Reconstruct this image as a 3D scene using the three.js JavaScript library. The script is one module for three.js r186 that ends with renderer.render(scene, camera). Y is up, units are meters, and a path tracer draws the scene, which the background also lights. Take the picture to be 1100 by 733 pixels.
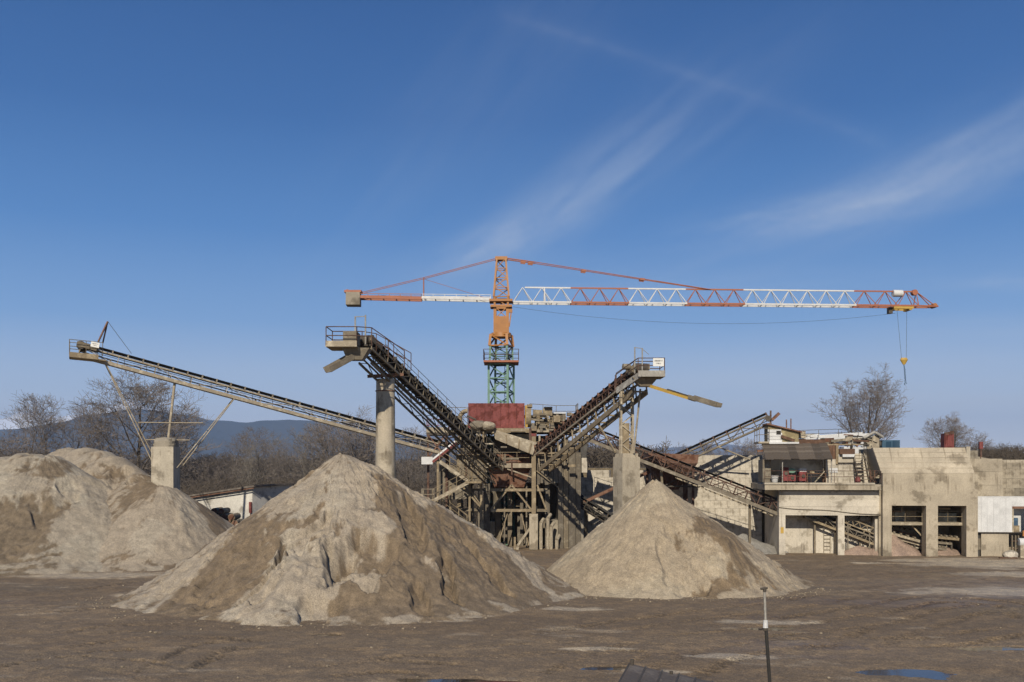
import * as THREE from 'three';
import { mergeGeometries } from 'three/addons/utils/BufferGeometryUtils.js';

// ---------------------------------------------------------------- camera, sky, sun, exposure
const scene = new THREE.Scene();
const EYE = 8, FOC = 1070, HOR = 500;            // eye height (m), focal length and horizon row in a 1100 x 733 frame
const camera = new THREE.PerspectiveCamera(2 * Math.atan(733 / 2 / FOC) * 180 / Math.PI, 1100 / 733, 0.5, 90000);
camera.position.set(0, EYE, 0);
camera.lookAt(0, EYE, -100);
camera.setViewOffset(1100, 733, 0, -(HOR - 366.5), 1100, 733);   // rising-front lens shift keeps the verticals upright
camera.updateProjectionMatrix();
const renderer = new THREE.WebGLRenderer({ antialias: true });
renderer.setSize(1024, 682);
renderer.toneMapping = THREE.LinearToneMapping;
renderer.toneMappingExposure = 1.0;
renderer.shadowMap.enabled = true;
const SUN_AZ = 10, SUN_EL = 33;                  // degrees: to the left of straight behind the camera, above the horizon
const sr = Math.PI / 180;
const sunDir = new THREE.Vector3(-Math.sin(SUN_AZ * sr) * Math.cos(SUN_EL * sr), Math.sin(SUN_EL * sr), Math.cos(SUN_AZ * sr) * Math.cos(SUN_EL * sr));
const sun = new THREE.DirectionalLight(new THREE.Color(1, 0.92, 0.79), 5.0);
sun.position.copy(sunDir).multiplyScalar(150).add(new THREE.Vector3(0, 0, -70));
sun.target.position.set(0, 0, -70);
sun.castShadow = true;
Object.assign(sun.shadow.camera, { left: -75, right: 75, top: 75, bottom: -75, near: 1, far: 400 });
sun.shadow.mapSize.set(4096, 4096);
scene.add(sun, sun.target);

// ---------------------------------------------------------------- noise
function rng(seed) { let s = seed >>> 0; return () => { s = (s + 0x6D2B79F5) >>> 0; let t = s; t = Math.imul(t ^ (t >>> 15), t | 1); t ^= t + Math.imul(t ^ (t >>> 7), t | 61); return ((t ^ (t >>> 14)) >>> 0) / 4294967296; }; }
function hash2(x, y, s) { let h = Math.imul(x, 374761393) ^ Math.imul(y, 668265263) ^ Math.imul(s, 1442695041); h = Math.imul(h ^ (h >>> 13), 1274126177); h ^= h >>> 16; return (h >>> 0) / 4294967296; }
const fade = t => t * t * t * (t * (t * 6 - 15) + 10);
function vn(x, y, s = 0, per = 0) {              // value noise -1..1, periodic when per > 0
  const xi = Math.floor(x), yi = Math.floor(y), u = fade(x - xi), v = fade(y - yi);
  const w = per ? (a => ((a % per) + per) % per) : (a => a);
  const a = hash2(w(xi), w(yi), s), b = hash2(w(xi + 1), w(yi), s), c = hash2(w(xi), w(yi + 1), s), d = hash2(w(xi + 1), w(yi + 1), s);
  return 2 * (a + (b - a) * u + (c - a) * v + (a - b - c + d) * u * v) - 1;
}
function fbm(x, y, s = 0, o = 4, per = 0, gain = 0.5) { let r = 0, a = 1, n = 0; for (let i = 0; i < o; i++) { r += a * vn(x, y, s + i * 17, per); n += a; a *= gain; x *= 2; y *= 2; per *= 2; } return r / n; }
const clamp = (v, a = 0, b = 1) => Math.min(b, Math.max(a, v));
const sstep = (a, b, v) => { const t = clamp((v - a) / (b - a)); return t * t * (3 - 2 * t); };
const lerp = (a, b, t) => a + (b - a) * t;
const mix3 = (a, b, t) => [lerp(a[0], b[0], t), lerp(a[1], b[1], t), lerp(a[2], b[2], t)];
const V = (x, y, z) => new THREE.Vector3(x, y, z);
const at = (px, py, d) => V((px - 550) * d / FOC, EYE + (HOR - py) * d / FOC, -d);   // survey helper: sight line through a point at depth d

// ---------------------------------------------------------------- sky: clear winter blue, thin cirrus, an old vapour trail
{
  const W = 2048, H = 1024, data = new Float32Array(W * H * 4);
  const stops = [[-8, [0.55, 0.56, 0.58]], [0, [1.02, 1.0, 1.0]], [1.5, [0.88, 0.90, 0.94]], [4, [0.51, 0.635, 0.82]], [8, [0.215, 0.395, 0.70]], [13, [0.090, 0.245, 0.56]], [19, [0.044, 0.148, 0.40]], [26, [0.027, 0.100, 0.30]], [45, [0.020, 0.085, 0.27]], [90, [0.017, 0.07, 0.23]]];
  const trail = [[545, 18], [640, 46], [730, 76], [800, 100], [870, 124], [948, 154]].map(([x, y]) => V(x - 550, HOR - y, -FOC).normalize());
  const d = V(0, 0, 0);
  for (let j = 0; j < H; j++) for (let i = 0; i < W; i++) {
    const el = ((j + 0.5) / H - 0.5) * Math.PI, ph = ((i + 0.5) / W - 0.5) * 2 * Math.PI;
    d.set(Math.cos(el) * Math.cos(ph), Math.sin(el), Math.cos(el) * Math.sin(ph));
    const e = el / sr;
    let k = 0; while (k < stops.length - 2 && stops[k + 1][0] < e) k++;
    let c = mix3(stops[k][1], stops[k + 1][1], clamp((e - stops[k][0]) / (stops[k + 1][0] - stops[k][0])));
    if (e > 0) {
      const q = d.y + 0.06, X = d.x / q, Z = d.z / q;                     // a flat high layer of ice cloud
      const a = 0.6, u = X * Math.cos(a) + Z * Math.sin(a), v = -X * Math.sin(a) + Z * Math.cos(a);
      const band = sstep(0.02, 0.6, fbm(u * 0.16 + 3.1, v * 0.42 + 1.7, 5, 3));
      const wisp = 0.5 + 0.5 * fbm(u * 0.5 + 0.7 * fbm(u * 0.3, v, 9, 3), v * 2.1, 11, 5, 0, 0.6);
      let cl = band * wisp * 0.12 * sstep(2, 12, e);
      cl += 0.20 * sstep(0.1, 0.75, fbm(ph * 5 + 2, e * 0.55, 31, 4)) * sstep(9, 2, e) * sstep(0.2, 1.5, e);   // low haze bars
      if (d.z < 0) {
        const px = 550 - FOC * d.x / d.z, py = HOR + FOC * d.y / d.z;
        const blob = (cx, cy, ax, ay, rot) => { const dx = px - cx, dy = py - cy, C = Math.cos(rot), S = Math.sin(rot), p = (dx * C + dy * S) / ax, r = (-dx * S + dy * C) / ay; return [Math.exp(-p * p - r * r), p, r]; };
        for (const [cx, cy, ax, ay, rot, s] of [[880, 230, 130, 20, -0.16, 0.20], [980, 200, 190, 30, -0.34, 0.17], [1080, 150, 150, 40, -0.42, 0.13], [545, 256, 75, 22, -0.40, 0.22], [610, 215, 110, 30, -0.62, 0.12], [960, 435, 330, 45, 0, 0.30], [1050, 350, 120, 14, -0.02, 0.10], [660, 180, 200, 42, -0.62, 0.085], [500, 120, 220, 60, -0.8, 0.035], [1090, 303, 70, 8, -0.03, 0.15], [620, 300, 230, 24, 0.02, 0.04], [860, 305, 220, 18, -0.05, 0.05]]) {
          const [g, p, r] = blob(cx, cy, ax, ay, rot);
          if (g > 0.01) cl += 1.2 * s * g * (0.75 + 1.0 * fbm(p * 1.7 + cx, r * 3.2 + p * 0.9, 41, 5, 0, 0.6));
        }
      }
      let best = 9;
      for (let t = 0; t < trail.length - 1; t++) {
        const A = trail[t], B = trail[t + 1], ab = V().subVectors(B, A), h = clamp(V().subVectors(d, A).dot(ab) / ab.lengthSq());
        best = Math.min(best, d.distanceTo(V().copy(A).addScaledVector(ab, h)));
        if (best > 0.3) break;
      }
      if (best < 0.03) cl += 0.05 * Math.exp(-((best / 0.0034) ** 2)) * (0.55 + 0.6 * vn(ph * 60, e * 3, 3)) + 0.02 * Math.exp(-((best / 0.012) ** 2));
      c = mix3(c, [0.62, 0.67, 0.75], clamp(cl));
    }
    const o = (j * W + i) * 4; data[o] = c[0]; data[o + 1] = c[1]; data[o + 2] = c[2]; data[o + 3] = 1;
  }
  const t = new THREE.DataTexture(data, W, H, THREE.RGBAFormat, THREE.FloatType);
  t.mapping = THREE.EquirectangularReflectionMapping; t.magFilter = THREE.LinearFilter; t.minFilter = THREE.LinearFilter; t.needsUpdate = true;
  scene.background = t; scene.environment = t;
}
scene.fog = new THREE.FogExp2(new THREE.Color(0.44, 0.65, 1.0), 6.5e-5);

// ---------------------------------------------------------------- textures and materials (uv is in metres)
function tex(n, size, fn, srgb = true) {         // fn(u, v) -> [r,g,b] 0..1 or a grey value; size = metres covered
  const data = new Uint8Array(n * n * 4);
  for (let j = 0; j < n; j++) for (let i = 0; i < n; i++) { const c = fn(i / n, j / n), o = (j * n + i) * 4, a = Array.isArray(c) ? c : [c, c, c]; for (let k = 0; k < 3; k++) data[o + k] = clamp(a[k]) * 255; data[o + 3] = 255; }
  const t = new THREE.DataTexture(data, n, n); t.wrapS = t.wrapT = THREE.RepeatWrapping; t.magFilter = THREE.LinearFilter; t.minFilter = THREE.LinearMipmapLinearFilter; t.generateMipmaps = true;
  if (srgb) t.colorSpace = THREE.SRGBColorSpace;
  t.repeat.set(1 / size, 1 / size); t.needsUpdate = true; return t;
}
const grainT = tex(512, 3, (u, v) => 0.89 + 0.07 * fbm(u * 6, v * 6, 1, 5, 6) + 0.07 * vn(u * 128, v * 128, 4, 128));
const concT = tex(1024, 12, (u, v) => {          // cast concrete: clouds, rusty and sooty drips, pits
  const cl = fbm(u * 8, v * 8, 7, 6, 8, 0.6), mask = sstep(-0.05, 0.4, fbm(u * 5, v * 4, 13, 4, 1)), dr = sstep(0.0, 0.55, fbm(u * 90, v * 5, 3, 4, 5, 0.62)), bl = sstep(0.12, 0.42, fbm(u * 7 + 3, v * 7, 17, 5, 7, 0.65));
  const g = 0.88 + 0.12 * cl - 0.30 * dr * mask - 0.18 * bl + 0.05 * vn(u * 256, v * 256, 9, 256), k = dr * mask + 0.5 * bl;
  return [g, g * (0.985 - 0.025 * k), g * (0.955 - 0.06 * k)];
});
const concB = tex(512, 5, (u, v) => { const board = Math.abs(((v * 25) % 1) - 0.5) > 0.45 ? -0.16 : 0; return 0.6 + 0.2 * fbm(u * 16, v * 16, 7, 4, 16) + board; }, false);
const dirtT = tex(512, 2.5, (u, v) => {          // dusty steel
  const a = sstep(-0.1, 0.5, fbm(u * 7, v * 7, 21, 6, 7, 0.68)); const g = 0.92 + 0.08 * vn(u * 64, v * 64, 2, 64);
  return mix3([0.80 * g, 0.765 * g, 0.71 * g], [0.98 * g, 0.955 * g, 0.90 * g], a);
});
const rustT = tex(512, 2.5, (u, v) => {
  const a = sstep(-0.05, 0.35, fbm(u * 6, v * 6, 31, 5, 6, 0.6)), b = sstep(0.1, 0.5, fbm(u * 10, v * 4, 35, 4, 2)), g = 0.9 + 0.1 * vn(u * 64, v * 64, 2, 64);
  return mix3(mix3([1, 1, 1], [0.8, 0.7, 0.62], a), [0.66, 0.6, 0.58], b * 0.6).map(c => c * g);
});
const sandT = tex(1024, 7, (u, v) => { const g = 0.83 + 0.15 * fbm(u * 14, v * 14, 51, 6, 14, 0.7) + 0.13 * vn(u * 256, v * 256, 4, 256) + (hash2(Math.floor(u * 340), Math.floor(v * 340), 8) > 0.985 ? -0.16 : 0); return [g, g * 0.99, g * 0.975]; });
const sandB = tex(1024, 7, (u, v) => 0.5 + 0.24 * fbm(u * 14, v * 14, 61, 5, 14, 0.6) + 0.14 * vn(u * 160, v * 160, 5, 160), false);
const mudT = tex(1024, 9, (u, v) => {
  const a = sstep(-0.25, 0.35, fbm(u * 12, v * 12, 71, 6, 12, 0.72)), g = 0.9 + 0.16 * vn(u * 200, v * 200, 5, 200) + (hash2(Math.floor(u * 300), Math.floor(v * 300), 18) > 0.992 ? 0.2 : 0);
  return mix3([0.86 * g, 0.84 * g, 0.81 * g], [1.0 * g, 0.965 * g, 0.90 * g], a);
});
const mudB = tex(1024, 9, (u, v) => 0.5 + 0.3 * fbm(u * 12, v * 12, 81, 6, 12, 0.6) + 0.08 * vn(u * 180, v * 180, 6, 180), false);
const wetR = tex(512, 110, (u, v) => { const w = sstep(0.05, 0.45, fbm(u * 6 + 0.3, v * 18, 91, 5, 6, 0.55)); return lerp(0.95, 0.42, w); }, false);
const barkT = tex(256, 1.5, (u, v) => { const g = 0.8 + 0.2 * fbm(u * 20, v * 4, 3, 3, 4); return [g, g * 0.97, g * 0.93]; });

const mat = (rgb, o = {}) => { const m = new THREE.MeshStandardMaterial({ roughness: 0.85, metalness: 0, map: dirtT, ...o }); m.color.setRGB(...rgb); return m; };
const M = {
  conc: mat([0.54, 0.485, 0.39], { map: concT, bumpMap: concB, bumpScale: 0.012, roughness: 0.92 }),
  concTan: mat([0.475, 0.415, 0.32], { map: concT, bumpMap: concB, bumpScale: 0.012, roughness: 0.92 }),
  concPale: mat([0.66, 0.605, 0.51], { map: concT, bumpMap: concB, bumpScale: 0.010, roughness: 0.92 }),
  concWorn: mat([0.36, 0.32, 0.255], { map: concT, bumpMap: concB, bumpScale: 0.014, roughness: 0.95 }),
  dust: mat([0.40, 0.335, 0.235]), dustPale: mat([0.54, 0.49, 0.40]), dustGrey: mat([0.31, 0.28, 0.23]),
  steel: mat([0.115, 0.10, 0.082], { roughness: 0.75 }), steelDusty: mat([0.28, 0.242, 0.182]), black: mat([0.045, 0.043, 0.04], { roughness: 0.9 }),
  belt: mat([0.045, 0.043, 0.04], { roughness: 0.8 }), galv: mat([0.50, 0.50, 0.485], { roughness: 0.5 }),
  rust: mat([0.22, 0.115, 0.07], { map: rustT }), rustDark: mat([0.13, 0.075, 0.05], { map: rustT }), red: mat([0.225, 0.06, 0.05], { map: rustT }),
  bin: mat([0.21, 0.188, 0.153], { roughness: 0.8 }), slate: mat([0.11, 0.11, 0.112], { roughness: 0.75 }),
  white: mat([0.68, 0.665, 0.625], { roughness: 0.6, map: grainT }), whiteWall: mat([0.70, 0.68, 0.63], { map: concT, roughness: 0.9 }),
  orange: mat([0.41, 0.17, 0.033], { roughness: 0.55, map: grainT }), orangeRed: mat([0.39, 0.13, 0.057], { roughness: 0.6, map: grainT }), cable: mat([0.10, 0.10, 0.11], { roughness: 0.6 }),
  green: mat([0.15, 0.27, 0.19], { roughness: 0.6, map: grainT }), greenDark: mat([0.06, 0.13, 0.10], { roughness: 0.6, map: grainT }), yellow: mat([0.55, 0.34, 0.06], { roughness: 0.6, map: grainT }),
  roofTin: mat([0.20, 0.175, 0.155], { roughness: 0.7 }), brown: mat([0.17, 0.095, 0.06]), blueGlass: mat([0.03, 0.06, 0.09], { roughness: 0.12, map: null }),
  paleBlue: mat([0.42, 0.47, 0.48]), blue: mat([0.07, 0.15, 0.28]), bark: mat([0.135, 0.115, 0.095], { map: barkT, roughness: 0.95 }), barkPale: mat([0.30, 0.275, 0.235], { map: barkT, roughness: 0.95 }), twig: mat([0.165, 0.135, 0.11], { map: null, roughness: 0.95 }),
  scrub: mat([0.095, 0.075, 0.055], { map: null, roughness: 0.95 }), pinkGravel: mat([0.40, 0.29, 0.22], { map: sandT, bumpMap: sandB, bumpScale: 0.03 }), tile: mat([0.30, 0.12, 0.07]), creamWall: mat([0.6, 0.53, 0.42]),
};
M.sand = new THREE.MeshStandardMaterial({ vertexColors: true, map: sandT, bumpMap: sandB, bumpScale: 0.045, roughness: 0.97 });
wetR.wrapS = wetR.wrapT = THREE.RepeatWrapping;
M.mud = new THREE.MeshStandardMaterial({ vertexColors: true, map: mudT, bumpMap: mudB, bumpScale: 0.10, roughness: 1, roughnessMap: wetR });
M.water = new THREE.MeshPhysicalMaterial({ roughness: 0.04, ior: 1.33 }); M.water.color.setRGB(0.05, 0.04, 0.03);

// ---------------------------------------------------------------- builders
const taken = new Map(), origin = new WeakMap();
function numbered(n) { const k = taken.get(n) || 0; taken.set(n, k + 1); return k ? `${n}_${String(k).padStart(3, '0')}` : n; }
function tag(o, label, category, group, kind) { Object.assign(o.userData, label ? { label } : {}, category ? { category } : {}, group ? { group } : {}, kind ? { kind } : {}); return o; }
function thing(name, pos, label, category, group, turn = 0) { const g = new THREE.Group(); g.name = numbered(name); g.position.copy(pos); g.rotation.y = turn; scene.add(g); origin.set(g, turn ? V(0, 0, 0) : pos.clone()); return tag(g, label, category, group); }
function boxUV(g) {
  const p = g.attributes.position, uv = new Float32Array(p.count * 2), a = V(), b = V(), c = V(), n = V();
  for (let i = 0; i < p.count; i += 3) {
    a.fromBufferAttribute(p, i); b.fromBufferAttribute(p, i + 1); c.fromBufferAttribute(p, i + 2);
    n.subVectors(b, a).cross(V().subVectors(c, a)); const x = Math.abs(n.x), y = Math.abs(n.y), z = Math.abs(n.z);
    [a, b, c].forEach((q, k) => { const o = (i + k) * 2; if (z >= x && z >= y) { uv[o] = q.x; uv[o + 1] = q.y; } else if (x >= y) { uv[o] = q.z + 0.37; uv[o + 1] = q.y; } else { uv[o] = q.x; uv[o + 1] = q.z; } });
  }
  g.setAttribute('uv', new THREE.BufferAttribute(uv, 2)); return g;
}
function clean(g) { const h = g.index ? g.toNonIndexed() : g; for (const k of Object.keys(h.attributes)) if (k !== 'position' && k !== 'normal') h.deleteAttribute(k); if (!h.attributes.normal) h.computeVertexNormals(); return h; }
const box0 = clean(new THREE.BoxGeometry(1, 1, 1)), cyls = {};
const cyl0 = (n, k = 1) => cyls[n + '/' + k] ||= clean(new THREE.CylinderGeometry(k, 1, 1, n));
class B {
  constructor() { this.g = []; }
  add(g) { this.g.push(clean(g)); return this; }
  box(x0, x1, y0, y1, z0, z1) { const m = new THREE.Matrix4().makeScale(Math.abs(x1 - x0), Math.abs(y1 - y0), Math.abs(z1 - z0)).setPosition((x0 + x1) / 2, (y0 + y1) / 2, (z0 + z1) / 2); this.g.push(box0.clone().applyMatrix4(m)); return this; }
  bar(a, b, w, h = w, up = V(0, 1, 0)) {           // rectangular section between two points, h measured along up
    const y = V().subVectors(b, a), L = y.length(); if (L < 1e-4) return this; y.divideScalar(L);
    let x = V().crossVectors(up, y); if (x.lengthSq() < 1e-6) x = V(1, 0, 0).cross(y); x.normalize(); const z = V().crossVectors(x, y).normalize();
    const m = new THREE.Matrix4().makeBasis(x.multiplyScalar(w), y.clone().multiplyScalar(L), z.multiplyScalar(h)).setPosition(V().addVectors(a, b).multiplyScalar(0.5));
    this.g.push(box0.clone().applyMatrix4(m)); return this;
  }
  tube(a, b, r, n = 6, k = 1) {                    // round bar; k = end radius / start radius
    const y = V().subVectors(b, a), L = y.length(); if (L < 1e-4) return this; const q = new THREE.Quaternion().setFromUnitVectors(V(0, 1, 0), y.divideScalar(L));
    const m = new THREE.Matrix4().compose(V().addVectors(a, b).multiplyScalar(0.5), q, V(r, L, r)); this.g.push(cyl0(n, k).clone().applyMatrix4(m)); return this;
  }
  path(pts, r, n = 6) { for (let i = 0; i < pts.length - 1; i++) this.tube(pts[i], pts[i + 1], r, n); return this; }
  quad(a, b, c, d, t) {                            // a plate of thickness t with corners a b c d
    const n = V().subVectors(b, a).cross(V().subVectors(d, a)).normalize().multiplyScalar(t / 2), P = [a, b, c, d].map(p => p.clone().add(n)), Q = [a, b, c, d].map(p => p.clone().sub(n)), v = [];
    const f = (p, q, r, s) => { for (const e of [p, q, r, p, r, s]) v.push(e.x, e.y, e.z); };
    f(P[0], P[1], P[2], P[3]); f(Q[3], Q[2], Q[1], Q[0]); for (let i = 0; i < 4; i++) { const j = (i + 1) % 4; f(Q[i], Q[j], P[j], P[i]); }
    const g = new THREE.BufferGeometry(); g.setAttribute('position', new THREE.Float32BufferAttribute(v, 3)); g.computeVertexNormals(); this.g.push(g); return this;
  }
  solid(bot, top) {                                // closed body between two loops of equal length
    const v = [], n = bot.length, t = (p, q, r) => { for (const e of [p, q, r]) v.push(e.x, e.y, e.z); };
    for (let i = 0; i < n; i++) { const j = (i + 1) % n; t(bot[i], bot[j], top[j]); t(bot[i], top[j], top[i]); }
    for (let i = 1; i < n - 1; i++) { t(bot[0], bot[i + 1], bot[i]); t(top[0], top[i], top[i + 1]); }
    const g = new THREE.BufferGeometry(); g.setAttribute('position', new THREE.Float32BufferAttribute(v, 3)); g.computeVertexNormals(); this.g.push(g); return this;
  }
  rail(pts, h = 1.05, r = 0.024, step = 1.4, up = V(0, 1, 0)) {
    for (let i = 0; i < pts.length - 1; i++) {
      const a = pts[i], b = pts[i + 1], n = Math.max(1, Math.round(a.distanceTo(b) / step));
      for (let k = i ? 1 : 0; k <= n; k++) { const p = V().lerpVectors(a, b, k / n); this.tube(p, p.clone().addScaledVector(up, h), r, 5); }
      for (const f of [0.52, 1]) this.tube(a.clone().addScaledVector(up, h * f), b.clone().addScaledVector(up, h * f), r, 5);
    }
    return this;
  }
  build(name, m, parent = scene) {
    const g = mergeGeometries(this.g); boxUV(g); const o = parent !== scene && origin.get(parent); if (o) g.translate(-o.x, -o.y, -o.z);
    const mesh = new THREE.Mesh(g, m); mesh.name = parent === scene ? numbered(name) : name; mesh.castShadow = mesh.receiveShadow = true; parent.add(mesh); if (o) origin.set(mesh, o); return mesh;
  }
}
const bx = (...a) => new B().box(...a);

// ---------------------------------------------------------------- the ground: one sheet from the yard to the horizon
const gp = (px, py) => { const d = EYE * FOC / (py - HOR); return [(px - 550) * d / FOC, -d]; };   // a point of the yard floor on a sight line
const puddles = [[968, 723, 1.7, 0.7], [826, 674, 1.3, 0.75], [650, 718, 1.0, 0.4], [478, 731, 2.4, 0.5], [1088, 697, 1.3, 0.5], [345, 681, 1.1, 0.3]].map(([px, py, rx, rz], i) => { const [x, z] = gp(px, py); return { x, z, rx, rz, i }; });
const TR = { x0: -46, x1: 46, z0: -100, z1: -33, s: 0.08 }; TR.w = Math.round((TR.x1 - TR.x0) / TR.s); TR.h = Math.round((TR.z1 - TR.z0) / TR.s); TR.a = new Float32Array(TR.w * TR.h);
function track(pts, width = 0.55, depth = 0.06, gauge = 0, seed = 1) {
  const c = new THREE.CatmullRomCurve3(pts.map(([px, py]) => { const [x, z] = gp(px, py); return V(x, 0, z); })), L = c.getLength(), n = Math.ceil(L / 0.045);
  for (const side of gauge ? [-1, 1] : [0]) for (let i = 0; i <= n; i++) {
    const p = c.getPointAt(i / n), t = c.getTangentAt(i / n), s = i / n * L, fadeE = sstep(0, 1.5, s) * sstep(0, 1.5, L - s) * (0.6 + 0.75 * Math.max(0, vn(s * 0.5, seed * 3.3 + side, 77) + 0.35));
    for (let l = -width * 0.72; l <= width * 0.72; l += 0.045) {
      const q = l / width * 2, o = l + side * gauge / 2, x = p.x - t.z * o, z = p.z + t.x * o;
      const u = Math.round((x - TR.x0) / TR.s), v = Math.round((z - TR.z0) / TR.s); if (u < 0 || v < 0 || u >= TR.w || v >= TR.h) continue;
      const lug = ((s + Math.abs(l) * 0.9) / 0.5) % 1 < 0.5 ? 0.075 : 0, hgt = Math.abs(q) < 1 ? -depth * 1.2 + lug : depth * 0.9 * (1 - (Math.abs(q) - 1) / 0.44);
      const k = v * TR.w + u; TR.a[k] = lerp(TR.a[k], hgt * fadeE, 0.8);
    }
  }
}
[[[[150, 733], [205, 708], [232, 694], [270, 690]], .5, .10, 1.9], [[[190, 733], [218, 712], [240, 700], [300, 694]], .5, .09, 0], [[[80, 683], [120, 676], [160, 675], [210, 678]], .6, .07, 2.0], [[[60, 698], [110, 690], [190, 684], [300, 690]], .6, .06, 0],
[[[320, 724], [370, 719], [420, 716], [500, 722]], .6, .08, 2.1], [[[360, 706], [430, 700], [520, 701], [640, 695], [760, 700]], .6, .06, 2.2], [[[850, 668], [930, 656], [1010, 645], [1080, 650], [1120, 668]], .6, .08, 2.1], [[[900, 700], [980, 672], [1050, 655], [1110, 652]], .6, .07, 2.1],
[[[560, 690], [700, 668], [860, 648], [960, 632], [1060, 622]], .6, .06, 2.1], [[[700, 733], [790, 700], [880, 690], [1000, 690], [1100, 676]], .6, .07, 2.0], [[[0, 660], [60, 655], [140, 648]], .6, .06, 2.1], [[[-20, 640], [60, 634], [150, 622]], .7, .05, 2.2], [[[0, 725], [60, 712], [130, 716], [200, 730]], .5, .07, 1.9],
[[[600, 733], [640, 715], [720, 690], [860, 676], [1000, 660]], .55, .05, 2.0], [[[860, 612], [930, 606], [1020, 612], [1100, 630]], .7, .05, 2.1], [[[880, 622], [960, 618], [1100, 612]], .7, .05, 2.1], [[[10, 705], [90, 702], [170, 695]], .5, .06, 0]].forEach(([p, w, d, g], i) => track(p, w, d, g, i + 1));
function puddleDip(x, z) { let d = 0; for (const p of puddles) { const dx = (x - p.x) / p.rx, dz = (z - p.z) / p.rz, r = dx * dx + dz * dz + (p.i === 1 ? 0.4 : 1.0) * fbm(x * 1.3 + p.i * 9, z * 2.2, 5, 4); if (r < 2.2) d = Math.max(d, 0.10 * (1 - sstep(0.25, 1.5, r))); } return d; }
const yardEdge = (x, z) => sstep(-112, -104, z + 2 * fbm(x * 0.05, z * 0.05, 3, 3));
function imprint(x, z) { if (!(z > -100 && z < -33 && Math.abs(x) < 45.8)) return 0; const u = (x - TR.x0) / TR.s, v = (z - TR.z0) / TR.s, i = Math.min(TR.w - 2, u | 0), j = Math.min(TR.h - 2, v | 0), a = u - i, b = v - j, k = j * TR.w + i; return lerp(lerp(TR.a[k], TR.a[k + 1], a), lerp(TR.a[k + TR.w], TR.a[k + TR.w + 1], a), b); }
function groundH(x, z) {
  const near = sstep(-300, -110, z);
  let h = near * (0.07 * fbm(x * 0.11, z * 0.11, 201, 3) + 0.055 * fbm(x * 0.5, z * 0.6, 202, 3) + 0.022 * fbm(x * 2.1, z * 2.1, 203, 3));
  h += imprint(x, z);
  h -= puddleDip(x, z);
  return h;
}
const dryPatch = [[1075, 636, 7, 1.6], [800, 706, 2.2, 0.45], [700, 722, 1.3, 0.3], [645, 698, 1.8, 0.25], [1075, 606, 8, 2.8], [1030, 603, 6, 2.0], [830, 668, 3, 0.5], [930, 605, 2.2, 0.6], [20, 612, 8, 1.2], [100, 618, 7, 1.4], [620, 655, 2, 0.5], [200, 640, 5, 1.2], [430, 667, 5, 0.4], [1090, 617, 5, 1.2], [780, 583, 6, 5]].map(([px, py, rx, rz]) => [...gp(px, py), rx, rz * 1.6]);
function groundC(x, z) {
  const n1 = fbm(x * 0.07, z * 0.16, 211, 4), n2 = fbm(x * 0.4, z * 0.9, 212, 4, 0, 0.6), n3 = fbm(x * 1.6, z * 2.2, 213, 3);
  let c = mix3([0.225, 0.165, 0.104], [0.275, 0.207, 0.135], sstep(-0.5, 0.5, n1 + 0.4 * n2));
  c = mix3(c, [0.212, 0.175, 0.128], 0.45 * sstep(0.12, 0.5, fbm(x * 0.06 + 4, z * 0.2, 214, 4)));         // greyer wet silt
  let dry = 0; for (const [px, pz, rx, rz] of dryPatch) { const dx = (x - px) / rx, dz = (z - pz) / rz, r = dx * dx + dz * dz; if (r < 3) dry = Math.max(dry, 1 - sstep(0.45, 1.1, r + 0.9 * n2 + 0.5 * n3)); }
  dry = Math.max(dry, 0.4 * sstep(0.42, 0.75, n2 + 0.4 * fbm(x * 0.15, z * 0.5, 215, 3)));
  c = mix3(c, [0.54, 0.465, 0.36], dry * 0.9);
  const cl = 1 + 0.09 * fbm(x * 3.1, z * 3.6, 218, 3, 0, 0.7); c = [c[0] * cl, c[1] * cl, c[2] * cl];
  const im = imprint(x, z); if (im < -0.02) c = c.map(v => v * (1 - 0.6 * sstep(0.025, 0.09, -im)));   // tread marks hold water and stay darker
  const y = yardEdge(x, z); if (y < 1) c = mix3(mix3([0.085, 0.08, 0.045], [0.14, 0.11, 0.07], 0.5 + 0.5 * fbm(x * 0.01, z * 0.01, 216, 3)), c, y);
  return c;
}
function sheet(name, xs, zs, hf, cf, m) {
  const nx = xs.length, nz = zs.length, p = new Float32Array(nx * nz * 3), c = new Float32Array(nx * nz * 3), uv = new Float32Array(nx * nz * 2), idx = [];
  for (let j = 0, k = 0; j < nz; j++) for (let i = 0; i < nx; i++, k++) { const x = xs[i], z = zs[j], h = hf(x, z), q = cf(x, z, h); p.set([x, h, z], k * 3); c.set(q, k * 3); uv.set([x, z], k * 2); }
  for (let j = 0; j < nz - 1; j++) for (let i = 0; i < nx - 1; i++) { const a = j * nx + i; idx.push(a, a + 1, a + nx, a + 1, a + nx + 1, a + nx); }
  const g = new THREE.BufferGeometry(); g.setAttribute('position', new THREE.BufferAttribute(p, 3)); g.setAttribute('color', new THREE.BufferAttribute(c, 3)); g.setAttribute('uv', new THREE.BufferAttribute(uv, 2)); g.setIndex(idx); g.computeVertexNormals();
  if (g.attributes.normal.getY(0) < 0) { for (let i = 0; i < idx.length; i += 3) [idx[i], idx[i + 1]] = [idx[i + 1], idx[i]]; g.setIndex(idx); g.computeVertexNormals(); }
  const o = new THREE.Mesh(g, m); o.name = name; o.castShadow = o.receiveShadow = true; scene.add(o); return o;
}
function ramp(list) { const r = []; for (const [a, b, s] of list) { const n = Math.round(Math.abs(b - a) / s); for (let i = 0; i < n; i++) r.push(a + (b - a) * i / n); } return r; }
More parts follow.
